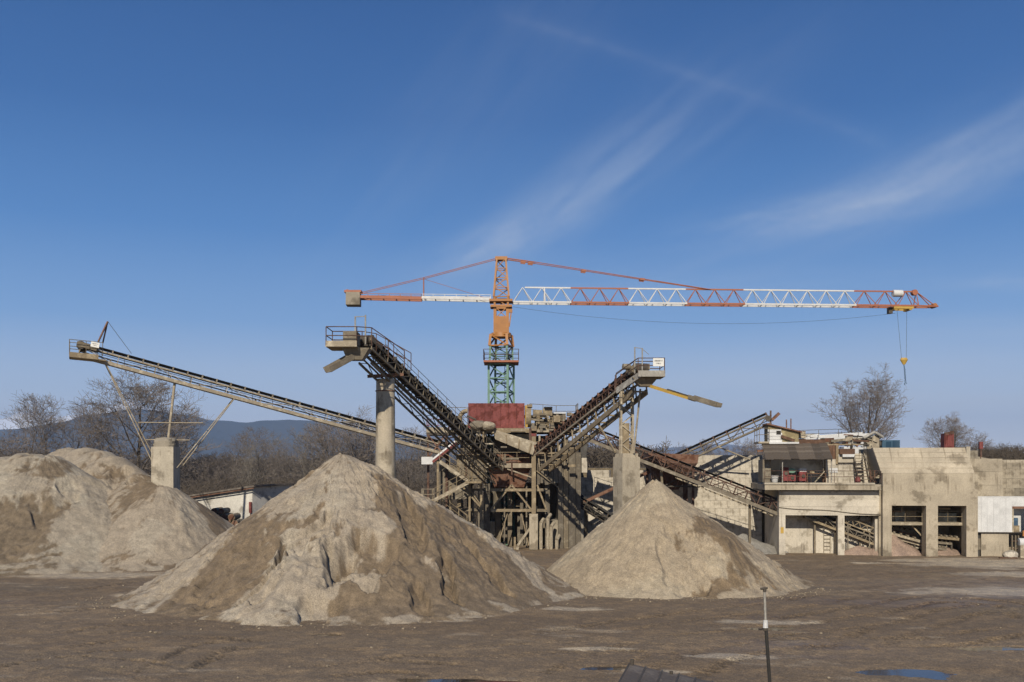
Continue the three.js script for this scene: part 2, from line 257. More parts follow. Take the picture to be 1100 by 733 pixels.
{
  const far = [60, 80, 110, 160, 240, 400, 700, 1200, 2200, 4000, 8000, 15000];
  const xs = [...far.slice().reverse().map(v => -v), ...ramp([[-59, -30, 0.5], [-30, 30, 0.17], [30, 59, 0.5]]), 59, ...far];
  const zs = [60, 20, 0, -15, -25, ...ramp([[-30, -62, 0.15], [-62, -100, 0.3], [-100, -128, 1]]), -130, -150, -180, -230, -320, -500, -900, -1600, -3000, -6000, -12000, -17000];
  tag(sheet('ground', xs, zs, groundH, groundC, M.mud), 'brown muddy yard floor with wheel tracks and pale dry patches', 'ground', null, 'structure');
}
puddles.forEach(p => {
  const g = new THREE.CircleGeometry(1, 28); g.rotateX(-Math.PI / 2); g.scale(p.rx * 1.9, 1, p.rz * 1.9);
  const o = new THREE.Mesh(g, M.water); o.name = numbered('puddle'); o.position.set(p.x, groundH(p.x, p.z) + 0.045, p.z); scene.add(o); tag(o, 'shallow puddle of rain water lying in the muddy yard', 'puddle', 'puddles on the yard floor', 'structure');
});

// ---------------------------------------------------------------- hills and snowy mountains, far off
function range(name, D0, prof, depth, rough, seed, colour, nx, nz, m) {
  const k = D0 / FOC, top = x => { const px = 550 + x / k; let i = 0; while (i < prof.length - 2 && prof[i + 1][0] < px) i++; const t = clamp((px - prof[i][0]) / (prof[i + 1][0] - prof[i][0])); return EYE + (HOR - lerp(prof[i][1], prof[i + 1][1], t * t * (3 - 2 * t))) * k; };
  const xs = [], zs = []; for (let i = 0; i <= nx; i++) xs.push(lerp(-1000, 1000, i / nx) * k); for (let j = 0; j <= nz; j++) zs.push(-D0 + depth * (1 - 1.7 * j / nz));
  const o = sheet(name, xs, zs, (x, z) => {
    const t = (z + D0) / depth, s = t > 0 ? 1 - t : 1 + t * 1.1, sp = 1 - Math.abs(fbm(x / (depth * 0.34), z / (depth * 0.34), seed, 5, 0, 0.55)) * 2;
    return -20 + (top(x) + 20) * Math.max(0, s) ** 1.15 * (1 - rough * (1 - sp) * Math.min(1, Math.abs(t) * 4) * 0.7) + rough * top(x) * 0.10 * fbm(x / (depth * 0.08), z / (depth * 0.08), seed + 7, 4);
  }, colour, m);
  return tag(o, null, null, null, 'structure');
}
const plain = new THREE.MeshStandardMaterial({ vertexColors: true, roughness: 1 });
tag(range('hills', 8500, [[-1000, 470], [-100, 470], [0, 461], [60, 455], [110, 444], [150, 439], [200, 445], [230, 449], [270, 453], [288, 450], [325, 451], [380, 461], [430, 468], [480, 476], [560, 483], [640, 487], [700, 491], [800, 494], [1000, 496], [1200, 497], [2000, 490]], 3200, 0.5, 301, (x, z, h) => mix3([0.03, 0.036, 0.035], [0.055, 0.052, 0.045], 0.5 + 0.5 * fbm(x / 300, z / 300, 302, 4)), 260, 50, plain), 'wooded dark blue hills beyond the plain', 'hills');
tag(range('mountain', 13500, [[-1000, 455], [-100, 452], [0, 449], [30, 443], [65, 446], [100, 445], [125, 434], [139, 428], [160, 437], [220, 451], [300, 462], [400, 465], [500, 468], [600, 473], [640, 471], [655, 475], [700, 481], [780, 477], [830, 482], [900, 486], [1100, 492], [2000, 480]], 4500, 0.75, 311, (x, z, h) => mix3([0.12, 0.12, 0.13], [0.8, 0.82, 0.86], sstep(-0.35, 0.3, fbm(x / 450, z / 450, 312, 5, 0, 0.6) + (h - 450) / 450)), 320, 60, plain), 'snow covered mountain range on the horizon', 'mountain');

// ---------------------------------------------------------------- raised ground behind the concrete buildings
{
  const b = new B(), Y = 7.7, pts = [[24.6, -97.5], [75, -95], [140, -140], [140, -190], [10, -190], [7, -106], [15.5, -101.5]];
  b.solid(pts.map(([x, z]) => V(x, -0.5, z)), pts.map(([x, z]) => V(x, Y, z)));
  tag(b.build('embankment', mat([0.22, 0.18, 0.12], { map: mudT, bumpMap: mudB, bumpScale: 0.08 })), 'raised earth terrace behind the concrete buildings', 'terrain', null, 'structure');
}

// ---------------------------------------------------------------- sand piles: height fields with slips, gullies, damp and dry sand
const DRY = [0.425, 0.355, 0.262], PALE = [0.475, 0.41, 0.31], DAMP = [0.265, 0.198, 0.125], WET = [0.195, 0.145, 0.092];
function pile(o) {
  const { cones, seed, na, nr, rmax, features = [], damp = [], streak = 0.5, dampBias = 0, tint } = o, c0 = cones[0];
  const cone = (x, z) => { let best = -1; for (const c of cones) { const dx = x - c.x, dz = z - c.z, a = Math.atan2(dx, dz), r = Math.hypot(dx, dz * (c.sz || 1)), R = c.R * (1 + 0.07 * vn(a * 1.9 + 5, c.R, seed) + (c.skew ? c.skew(a) : 0)), t = r / R; const h = t < 0.93 ? c.H * (1 - t) : c.H * (0.07 - (t - 0.93) * 0.55); const top = c.H * 1.0 - (o.flat || 0.28) - 0.035 * r * r + 0.22 * vn(a * 1.5 + r * 0.5, seed * 0.7, seed + 44); best = Math.max(best, Math.min(h, top)); } return best; };
  const hit = (px, py) => { const d = V((px - 550) / FOC, (HOR - py) / FOC, -1); for (let s = 30; s < 130; s += 0.05) { const x = d.x * s, y = EYE + d.y * s; if (y < cone(x, -s)) return [x, -s]; } return gp(px, py); };
  const F = features.map(f => { const [x, z] = hit(f[0], f[1]); return { x, z, rx: f[2], rz: f[3], d: f[4], rot: f[5] || 0 }; }), Dm = damp.map(f => { const [x, z] = hit(f[0], f[1]); return { x, z, rx: f[2], rz: f[3], d: f[4], rot: f[5] || 0 }; });
  const near = c => (x, z) => { let b = cones[0], m = 1e9; for (const q of cones) { const d = Math.hypot(x - q.x, z - q.z) / q.R; if (d < m) { m = d; b = q; } } return b; }, nc = near();
  const info = (x, z) => {
    const c = nc(x, z), dx = x - c.x, dz = z - c.z, r = Math.hypot(dx, dz), a = Math.atan2(dx, dz) + 0.10 * fbm(r * 0.5, seed, 5, 2), t = clamp(r / c.R);
    const body = sstep(0.04, 0.2, t) * sstep(1.12, 0.86, t), gul = fbm(a * 9 * (0.4 + t * 0.3), r * 0.16 + 7, seed + 1, 4, 0, 0.6);
    let h = cone(x, z) + body * ((o.lump ?? 0.36) * fbm(x * 0.22, z * 0.22, seed + 2, 3) + (o.gul ?? 0.30) * (-Math.abs(gul) + 0.33));
    const wx = x + 0.9 * fbm(x * 0.7, z * 0.7, seed + 3, 3), wz = z + 0.9 * fbm(x * 0.7 + 9, z * 0.7, seed + 4, 3);
    // slip terraces: sharp little scarps that follow a warped contour
    const scT = o.scarp ?? .7, q = r * 0.55 + 1.6 * fbm(x * 0.30, z * 0.30, seed + 5, 4), fr = q - Math.floor(q), amp = sstep(0.0, 0.45, fbm(x * 0.16 + 3, z * 0.16, seed + 6, 3));
    h += body * amp * 0.34 * scT * (fr < 0.12 ? lerp(0.5, -0.5, fr / 0.12) : lerp(-0.5, 0.5, (fr - 0.12) / 0.88));
    const s1 = fbm(x * .26 + 5, z * .26, seed + 21, 5, 0, .62), s2 = fbm(x * .75, z * .75 + 4, seed + 22, 4, 0, .65), sc1 = sstep(-.015, .03, s1 - .02), sc2 = sstep(-.02, .04, s2 - .05), scA = o.scarp ?? .7;
    h += body * scA * (0.26 * (sc1 - .5) * sstep(.25, .05, Math.abs(s1)) + 0.11 * (sc2 - .5) * sstep(.3, .06, Math.abs(s2)));
    for (const f of F) { const C = Math.cos(f.rot), S = Math.sin(f.rot), ex = wx - f.x, ez = wz - f.z, u = (ex * C + ez * S) / f.rx, v = (-ex * S + ez * C) / f.rz, e = Math.hypot(u, v); if (e < 1.3) h += f.d > 0 ? f.d * (1 - sstep(0, 1.25, e)) : f.d * (1 - sstep(0.72, 1.02, e)); }
    h += (0.3 + 0.7 * body) * (0.065 * fbm(x * 1.3, z * 1.3, seed + 8, 4, 0, .6) + 0.03 * fbm(x * 4.5, z * 4.5, seed + 9, 2));
    // dampness: streaks down the fall line, fresh slips, plus the patches one can see
    const st = fbm(a * 14 * (0.5 + t * 0.4), r * 0.20 + 2, seed + 11, 4, 0, 0.6), pa = fbm(x * 0.42, z * 0.42, seed + 12, 6, 0, 0.68);
    let w = streak * st + 0.75 * pa + dampBias + 0.5 * amp * (fr < 0.3 ? 0.6 : -0.15) - 0.12;
    for (const f of Dm) { const C = Math.cos(f.rot), S = Math.sin(f.rot), ex = wx - f.x, ez = wz - f.z, u = (ex * C + ez * S) / f.rx, v = (-ex * S + ez * C) / f.rz; const e = u * u + v * v; if (e < 2) w += f.d * (1 - sstep(0.45, 1.5, e)); }
    w += scA * (0.30 * (.5 - sc1) * sstep(.3, .0, Math.abs(s1)) + 0.26 * (.5 - sc2) * sstep(.35, 0, Math.abs(s2)));
    w += 0.34 * fbm(x * 2.0, z * 2.0, seed + 13, 4, 0, 0.65) + 0.6 * sstep(0.86, 1.0, t) * sstep(-0.2, 0.4, fbm(x * 0.5, z * 0.5, seed + 16, 3));
    return { h, w: sstep(-0.12, 0.26, w), p: sstep(0.05, 0.4, fbm(x * 0.45 + 8, z * 0.45, seed + 14, 4)), n: fbm(x * 3, z * 3, seed + 15, 2), t };
  };
  const g = new THREE.BufferGeometry(), P = [], C = [], U = [], I = [];
  for (let i = 0; i <= nr; i++) for (let j = 0; j < na; j++) {
    const u = j / na * 2 * Math.PI, a = u - 0.55 * Math.sin(u), r = rmax * (i / nr) ** 0.9, x = c0.x + (o.ex || 1) * r * Math.sin(a), z = c0.z + r * Math.cos(a), q = info(x, z);
    const y = i === nr ? -0.3 : Math.max(-0.3, q.h - 0.25 * sstep(0.93, 1, i / nr)); P.push(x, y, z); U.push(x + y * 0.5, z - y * 0.6);
    let c = mix3(mix3(DRY, PALE, q.p * 0.8), mix3(DAMP, WET, clamp(0.5 + q.n)), q.w); if (tint) c = c.map((v, k) => v * tint[k]); C.push(...c);
  }
  for (let i = 0; i < nr; i++) for (let j = 0; j < na; j++) { const a = i * na + j, b = i * na + (j + 1) % na, c = a + na, d = b + na; I.push(a, c, b, b, c, d); }
  g.setAttribute('position', new THREE.Float32BufferAttribute(P, 3)); g.setAttribute('color', new THREE.Float32BufferAttribute(C, 3)); g.setAttribute('uv', new THREE.Float32BufferAttribute(U, 2)); g.setIndex(I); g.computeVertexNormals();
  g.translate(-c0.x, 0, -c0.z); const m = new THREE.Mesh(g, M.sand); m.name = numbered('sand_pile'); m.position.set(c0.x, 0, c0.z); m.castShadow = m.receiveShadow = true; scene.add(m); return tag(m, o.label, 'sand pile', 'heaps of sand and gravel in the yard');
}
pile({ label: 'largest tan sand heap with damp brown slips, below the round concrete column', cones: [{ x: -11.0, z: -64.5, H: 8.95, R: 13.45, skew: a => 0.085 * Math.sin(a) }], seed: 401, na: 640, nr: 170, rmax: 17.0, streak: 0.62, dampBias: 0.02,
  features: [[385, 600, 2.3, 2.6, -1.15, 0.3], [366, 585, 0.9, 1.3, -0.8], [372, 634, 1.6, 1.3, 0.55], [302, 646, 2.0, 3.0, 0.75, 0.2], [440, 560, 1.0, 3.2, -0.7, -0.35], [488, 622, 0.6, 2.6, -0.8, -0.25], [330, 575, 0.7, 2.6, -0.5, 0.5], [455, 640, 0.7, 1.6, -0.5, -0.2], [520, 610, 0.6, 3.0, -0.5, -0.5], [290, 620, 0.5, 2.6, -0.45, 0.4], [250, 620, 2.4, 3.2, -0.35, 0.5], [410, 500, 0.8, 1.2, -0.35, -0.3], [470, 590, 1.0, 3.5, 0.3, -0.4], [345, 660, 1.2, 1.0, -0.4]],
  damp: [[250, 605, 2.2, 4.2, 0.8, 0.7], [215, 640, 2.2, 2.4, 0.6, 0.6], [430, 545, 1.7, 3.0, 0.7, -0.4], [505, 600, 3.4, 4.2, 0.75, -0.5], [470, 640, 3.5, 2.0, 0.7], [545, 635, 2.6, 2.4, 0.7], [430, 600, 1.8, 2.6, 0.35], [400, 650, 3.2, 1.0, 0.6], [330, 560, 2.5, 2.5, -0.5], [300, 655, 2.2, 2.4, -0.7], [290, 570, 1.5, 4, -0.3, 0.6], [390, 615, 1.6, 1.0, -0.7], [370, 520, 2, 2, -0.25], [340, 625, 1.5, 1.6, -0.5], [555, 606, 0.5, 2.5, -0.9, -0.7], [590, 640, 0.8, 2.5, -0.8, -0.7]] });
pile({ label: 'steep conical heap of pale sand beside the square concrete pier', cones: [{ x: 9.75, z: -68, H: 7.15, R: 8.3, skew: a => 0.16 * Math.max(0, Math.sin(a)) ** 2 }, { x: 13.6, z: -66.5, H: 2.5, R: 5.8 }], scarp: .4, gul: .16, lump: .28, seed: 437, na: 460, nr: 130, rmax: 12, streak: 0.3, dampBias: -0.32, tint: [1.03, 1.0, 0.93],
  features: [[735, 600, 1.8, 2.6, -0.4, 0.1], [770, 560, 0.6, 2.6, -0.35, 0.6], [780, 590, 1.3, 2, 0.4], [830, 612, 0.6, 2.2, 0.25, 0.9]], damp: [[775, 575, 1.5, 2.0, 0.75, 0.4], [800, 612, 2.0, 1.6, 0.7], [745, 585, 1.2, 1.0, 0.45], [770, 630, 2.0, 1.0, 0.55], [660, 570, 3.2, 3.2, -0.4], [700, 630, 3.5, 1.2, -0.3]] });
pile({ label: 'grey sand heap with a flat crest at the edge of the yard', cones: [{ x: -40.6, z: -86.5, H: 9.55, R: 14.6 }, { x: -41.9, z: -86.2, H: 9.65, R: 14.6 }, { x: -43.2, z: -86, H: 9.35, R: 14 }], flat: .75, gul: .10, lump: .2, scarp: .25, seed: 471, na: 420, nr: 120, rmax: 17.5, streak: 0.3, dampBias: -0.16, tint: [0.97, 0.99, 1.0],
  features: [[60, 540, 1.2, 3, -0.4, 0.3], [105, 520, 0.8, 4, 0.35, 0.7], [20, 560, 2.5, 3.5, -0.4]], damp: [[25, 560, 3.0, 4.0, 0.7, 0.3], [45, 500, 2.6, 2.0, 0.6], [120, 580, 4, 3, -0.5], [20, 595, 3, 2, 0.4], [150, 600, 4, 2, -0.6]] });
pile({ label: 'long grey gravel ridge heaped around the pier of the longest conveyor', cones: [{ x: -30.2, z: -85.6, H: 6.9, R: 9.8 }, { x: -31.6, z: -86.6, H: 7.3, R: 10.2 }, { x: -33, z: -87.7, H: 7.9, R: 10.8 }, { x: -34.6, z: -89, H: 8.7, R: 11.6 }, { x: -36.4, z: -90.6, H: 9.5, R: 12.6 }, { x: -38.2, z: -92.2, H: 10.0, R: 13.3 }, { x: -40, z: -93.4, H: 10.3, R: 13.8 }, { x: -42, z: -94.2, H: 10.3, R: 14 }], flat: .8, gul: .08, lump: .15, scarp: .2, seed: 503, na: 420, nr: 120, rmax: 20, ex: 1.15, streak: 0.28, dampBias: -0.22, tint: [0.97, 0.97, 0.97],
  features: [[130, 510, 1.2, 1.6, -0.6], [200, 560, 0.6, 2.5, 0.3, -0.4]], damp: [[150, 520, 2.2, 3.0, 0.6, 0.4], [228, 555, 1.2, 4.0, 0.7, -0.6], [190, 585, 3, 2, -0.5], [125, 505, 1.2, 1.0, 0.5]] });

// ---------------------------------------------------------------- belt conveyors
// a = tail, b = head (centre of the frame's underside); w width, h depth of the truss
function frameOf(a, b) { const u = V().subVectors(b, a), L = u.length(); u.divideScalar(L); const s = V().crossVectors(u, V(0, 1, 0)).normalize(), n = V().crossVectors(s, u).normalize(); return { L, u, s, n, p: (t, x, y) => a.clone().addScaledVector(u, t).addScaledVector(s, x).addScaledVector(n, y) }; }
function conveyor(T, a, b, o = {}) {
  const { w = 1.0, h = 0.95, bay = 1.6, chordR = 0.06, mChord = M.dust, mTruss = M.steelDusty, mBelt = M.belt, mIdler = M.steel, rail = [1], beam = 0.22, belt = true, rails = true } = o;
  const f = frameOf(a, b), nb = Math.round(f.L / bay), st = f.L / nb;
  for (const x of [-w / 2, w / 2]) new B().bar(f.p(0, x, 0), f.p(f.L, x, 0), 0.10, beam, f.n).build('bottom_chord', mChord, T);
  for (const x of [-w / 2, w / 2]) new B().bar(f.p(0, x, h), f.p(f.L, x, h), 0.07, 0.12, f.n).build('top_chord', mTruss, T);
  const tr = new B(); for (let i = 0; i <= nb; i++) for (const x of [-w / 2, w / 2]) { tr.bar(f.p(i * st, x, 0), f.p(i * st, x, h), chordR, chordR, f.u); if (i < nb) tr.bar(f.p((i + (i % 2)) * st, x, 0.05), f.p((i + 1 - (i % 2)) * st, x, h), chordR * 0.8, chordR * 0.8, f.n); }
  for (let i = 0; i <= nb; i++) { tr.bar(f.p(i * st, -w / 2, 0), f.p(i * st, w / 2, 0), chordR, chordR, f.n); tr.bar(f.p(i * st, -w / 2, h), f.p(i * st, w / 2, h), chordR, chordR, f.n); }
  tag(tr.build('truss_bracing', mTruss, T), null, null, null, 'stuff');
  if (belt) {
    const bl = new B(); bl.quad(f.p(0, -w * .18, h + .17), f.p(f.L, -w * .18, h + .17), f.p(f.L, w * .18, h + .17), f.p(0, w * .18, h + .17), .03); for (const s of [-1, 1]) bl.quad(f.p(0, s * w * .18, h + .17), f.p(f.L, s * w * .18, h + .17), f.p(f.L, s * w * .44, h + .33), f.p(0, s * w * .44, h + .33), .03);
    bl.quad(f.p(0, -w * .4, h * .45), f.p(f.L, -w * .4, h * .45), f.p(f.L, w * .4, h * .45), f.p(0, w * .4, h * .45), .03); bl.build('belt', mBelt, T);
    const id = new B(), ni = Math.round(f.L / 1.25); for (let i = 0; i <= ni; i++) { const t = i / ni * f.L; for (const s of [-1, 1]) { id.bar(f.p(t, s * w * .5, h), f.p(t, s * w * .5, h + .36), .09, .12, f.u); id.tube(f.p(t, s * w * .17, h + .11), f.p(t, s * w * .44, h + .27), .065, 6); } id.tube(f.p(t, -w * .17, h + .10), f.p(t, w * .17, h + .10), .065, 6); if (i % 2) id.tube(f.p(t, -w * .46, h * .40), f.p(t, w * .46, h * .40), .07, 6); }
    tag(id.build('idler_rollers', mIdler, T), null, null, null, 'stuff');
  }
  if (rails) for (const s of rail) {
    const wk = new B(); wk.quad(f.p(0.3, s * (w / 2 + .06), h * .22), f.p(f.L, s * (w / 2 + .06), h * .22), f.p(f.L, s * (w / 2 + .66), h * .22), f.p(0.3, s * (w / 2 + .66), h * .22), .05); wk.build('walkway', M.steelDusty, T);
    new B().rail([f.p(0.3, s * (w / 2 + .64), h * .22), f.p(f.L, s * (w / 2 + .64), h * .22)], 1.05, .024, 1.9).build('handrail', M.steelDusty, T);
  }
  return f;
}
function headGear(T, f, w, h, o = {}) {           // drum, motor, gearbox at the head of a conveyor
  new B().tube(f.p(f.L, -w * .52, h + .02), f.p(f.L, w * .52, h + .02), .34, 14).build('head_drum', M.steel, T);
  const mt = new B().tube(f.p(f.L - .2, w * .75, h + .15), f.p(f.L - .2, w * 1.3, h + .15), .22, 12).build('motor', o.motor || M.dustGrey, T); new B().bar(f.p(f.L - .45, w * .64, h - .12), f.p(f.L + .1, w * .64, h - .12), .3, .5, f.n).build('gearbox', M.steelDusty, mt);
  for (const s of [-1, 1]) new B().bar(f.p(f.L - 1.4, s * w * .55, h + .05), f.p(f.L + .35, s * w * .55, h + .05), .08, .42, f.n).build('head_plate', M.steelDusty, T);
}
const signT = (() => {                            // printed notice: two rows of small lettering, too fine to read
  const c = document.createElement('canvas'); c.width = 128; c.height = 80; const g = c.getContext('2d'); g.fillStyle = '#cfccc3'; g.fillRect(0, 0, 128, 80); g.fillStyle = '#3b3b3d';
  const r = rng(5); for (const [y, x0, x1, hh] of [[18, 16, 110, 16], [46, 34, 94, 13]]) for (let x = x0; x < x1; x += 9) { g.fillRect(x, y, 3, hh); if (r() > .3) g.fillRect(x, y + (r() * 2 | 0) * (hh - 3), 7, 3); if (r() > .5) g.fillRect(x + 4, y, 3, hh); }
  const t = new THREE.CanvasTexture(c); t.colorSpace = THREE.SRGBColorSpace; return t;
})();
function sign(T, c, w, h, tilt = 0) { const g = new THREE.BoxGeometry(w, h, .03); const m = new THREE.Mesh(g, new THREE.MeshStandardMaterial({ map: signT, roughness: .6 })); m.name = 'notice_board'; m.rotation.z = tilt; m.position.copy(c).sub(T.position); T.add(m); m.castShadow = true; return m; }

{ // --- the long conveyor to the grey heaps
  const a = at(480, 489, 97), b = at(84, 382, 84), p0 = at(178, 540, 86.6); p0.y = 0;
  const T = thing('belt_conveyor', p0, 'longest belt conveyor, pale beige frame climbing over the grey heaps', 'conveyor', 'belt conveyors of the gravel plant');
  const f = conveyor(T, a, b, { w: .95, h: 0.8, bay: 3.0, mChord: M.dustPale, mTruss: M.dustPale, mIdler: M.dustGrey, beam: 0.28, rail: [1], chordR: .05 }); headGear(T, f, 1.1, .85, { motor: M.yellow });
  // head platform with a skirt and rails
  const L = f.L, fl = new B(); const q = (t, x, y) => { const r = f.p(Math.min(t, L - 1.5), x, 0); if (t > L - 1.5) { r.x += (f.u.x) * (t - L + 1.0) * 1.1; r.z += f.u.z * (t - L + 1.0) * 1.1; r.y += f.u.y * .25 * (t - L + 1.0); } r.y += y; return r; };
  fl.quad(q(L - 2.2, -1.1, .1), q(L + 1.0, -1.1, .1), q(L + 1.0, 1.1, .1), q(L - 2.2, 1.1, .1), .10); fl.bar(q(L - 1.6, 1.1, .2), q(L + 1.0, 1.1, .2), .06, .42).bar(q(L - 1.6, -1.1, .2), q(L + 1.0, -1.1, .2), .06, .42).bar(q(L + 1.0, -1.1, .2), q(L + 1.0, 1.1, .2), .06, .42); fl.build('head_platform', M.dust, T);
  new B().rail([q(L - 1.4, -1.1, .3), q(L + 1.0, -1.1, .3), q(L + 1.0, 1.1, .3), q(L - .1, 1.1, .3)], 1.15, .03, 1.3).build('platform_rail', M.steelDusty, T);
  sign(T, at(102, 370.5, 83.2), .72, .42, -.2);
  const j = new B(), j0 = at(105, 368, 84.4), j1 = at(115.5, 345.5, 84.4); j.bar(j0, j1, .16, .1).bar(j0.clone().add(V(.2, 0, -.5)), j1, .10, .08).build('lifting_arm', M.rust, T); new B().tube(j1, at(141, 380, 85), .022, 5).build('stay_cable', M.cable, T);
  const P = (x, y) => at(x, y, 86.6 + (178 - x) * -0.01), leg = (p, r, q2) => new B().tube(p, q2, r, 8).build('support_strut', M.dustPale, T);
  for (const s of [0.55, -.55]) { const dz = V(0, 0, s); leg(P(169, 503).add(dz), .05, f.p(L * .935, s, -.1)); leg(P(192, 503).add(dz), .05, f.p(L * .612, s, -.1)); }
  leg(at(180, 478, 86.6), .12, f.p(L * .765, 0, -.05));
  new B().tube(P(144, 454), P(218, 454.5), .05, 6).build('tie_bar', M.dustPale, T); new B().tube(P(155, 472.5), P(204, 473), .045, 6).build('tie_bar', M.dustPale, T);
  new B().bar(at(481, 590, 97), at(481, 488, 97), .25, .25, V(0, 0, 1)).build('tail_post', M.dust, T);
}
{ // pier of that conveyor
  const c = at(178, 500, 86.6), b = new B(), X = c.x, Z = c.z; b.box(X - .95, X + .95, 0, 9.6, Z - .9, Z + .9);
  const T = thing('concrete_pier', V(X, 0, Z), 'rectangular concrete pier with crumbling top under the longest conveyor', 'pier', 'concrete piers carrying the conveyors'); b.build('shaft', M.conc, T);
  const g = new THREE.IcosahedronGeometry(1, 3), p = g.attributes.position, v = V(); for (let i = 0; i < p.count; i++) { v.fromBufferAttribute(p, i); const k = 1 + .22 * fbm(v.x * 3 + v.z, v.y * 3, 71, 3); p.setXYZ(i, X + clamp(v.x * 1.1 * k, -.93, .93), 9.75 + v.y * (v.y > 0 ? .75 : .4) * k, Z + clamp(v.z * 1.1 * k, -.88, .88)); } g.computeVertexNormals(); new B().add(g).build('rubble_crust', M.concWorn, T);
}
{ // --- conveyor over the largest heap
  const a = at(535, 506, 93), b = at(392, 375, 67.2), p0 = V(-9.05, 0, -71.2);
  const T = thing('belt_conveyor', p0, 'dark steel belt conveyor resting on the round concrete column', 'conveyor', 'belt conveyors of the gravel plant');
  const f = conveyor(T, a, b, { w: .95, h: 0.62, bay: 1.3, mChord: M.steelDusty, mTruss: M.steelDusty, rails: false, beam: .16, chordR: .06 }); headGear(T, f, .95, .62); new B().rail([f.p(1, -.5, .7), f.p(f.L - 2, -.5, .7)], .9, .022, 2).build('handrail', M.steelDusty, T);
  // a second, lower lattice girder below the belt frame carries it from the plant to the column
  const g2 = frameOf(at(527, 520, 92.5), at(392, 390, 68)); const gd = new B(); for (const x of [-.45, .45]) gd.bar(g2.p(0, x, 0), g2.p(g2.L, x, 0), .10, .15, g2.n).bar(g2.p(0, x, .5), g2.p(g2.L, x, .5), .08, .10, g2.n); for (let i = 0; i < 22; i++) for (const x of [-.45, .45]) gd.bar(g2.p(i / 22 * g2.L, x, (i % 2) * .5), g2.p((i + 1) / 22 * g2.L, x, ((i + 1) % 2) * .5), .045, .045, g2.n); gd.build('lower_girder', M.steelDusty, T);
  // head platform
  const P = (px, py, d) => at(px, py, d), y0 = P(0, 373, 66).y, x0 = P(353.5, 0, 66).x, x1 = P(386, 0, 66).x, z0 = -64.9, z1 = -67.2;
  bx(x0, x1, y0 - .12, y0, z1, z0).build('head_platform', M.dust, T);
  const sk = new B().box(x0, x1, y0 - .1, y0 + .28, z0, z0 + .05).box(x0 - .05, x0, y0 - .1, y0 + .28, z1, z0).build('platform_skirt', M.dustPale, T);
  const e = V(x1 + 2.9, y0 - 1.35, z0 - 1.9); new B().rail([V(x1, y0, z1), V(x0, y0, z1), V(x0, y0, z0), V(x1, y0, z0)], 1.2, .035, 2.2).rail([V(x1, y0, z0), V(x1 + .9, y0, z0 - .5), e], 1.2, .035, 1.6).build('platform_rail', M.rustDark, T);
  new B().rail([V(x1, y0, z1), V(x1 + .9, y0 - .1, z1 - .4), e.clone().add(V(.3, 0, -1.4))], 1.2, .03, 1.6).build('platform_rail', M.rustDark, T);
  bx(x0 + 1.05, x0 + 1.95, y0 + .1, y0 + .95, z1 + .5, z0 - .3).build('drive_housing', M.dustGrey, T);
  for (const [px, t] of [[381.5, 340], [392.5, 338.5]]) { const q = P(px, t, 66.5); new B().tube(V(q.x, y0 + .2, q.z), q, .055, 6).build('lamp_post', M.galv, T); } new B().tube(P(382, 340.5, 66.5), P(393, 340, 66.5), .03, 5).build('lamp_bar', M.galv, T);
  // discharge chute: an open trough pointing down and outward
  const c0 = P(382, 384, 66.2), c1 = P(353, 400, 65), ch = frameOf(c0, c1), tr = new B(); tr.quad(ch.p(-.2, -.4, 0), ch.p(ch.L, -.4, 0), ch.p(ch.L, .4, 0), ch.p(-.2, .4, 0), .05); for (const s of [-1, 1]) tr.quad(ch.p(-.2, s * .4, 0), ch.p(ch.L, s * .4, 0), ch.p(ch.L, s * .46, .38), ch.p(-.2, s * .46, .38), .05); tr.build('discharge_chute', M.dustGrey, T);
  const hp = new B().solid([V(c0.x - .5, c0.y - .2, c0.z + .5), V(c0.x + .5, c0.y - .2, c0.z + .5), V(c0.x + .5, c0.y - .2, c0.z - .5), V(c0.x - .5, c0.y - .2, c0.z - .5)], [V(c0.x - .8, y0 - .1, c0.z + .7), V(c0.x + 1.0, y0 - .1, c0.z + .7), V(c0.x + 1.0, y0 - .1, c0.z - .7), V(c0.x - .8, y0 - .1, c0.z - .7)]).build('head_hopper', M.dustGrey, T);
  new B().bar(P(395, 404.5, 70.3), P(433, 402.5, 71.5), .2, .22).build('bearer_beam', M.rust, T);
}
{ const T = thing('concrete_pier', V(-9.05, 0, -71.2), 'tall round concrete column rising behind the largest sand heap', 'pier', 'concrete piers carrying the conveyors');
  const g = new THREE.LatheGeometry([[0, 0], [.82, 0], [.70, 9], [.66, 14.15], [0, 14.15]].map(([x, y]) => new THREE.Vector2(x, y)), 40); g.translate(-9.05, 0, -71.2); new B().add(g).build('shaft', M.concTan, T); for (const y of [13.3]) new B().add(new THREE.TorusGeometry(.70, .035, 6, 36).rotateX(Math.PI / 2).translate(-9.05, y, -71.2)).build('collar', M.rust, T); }
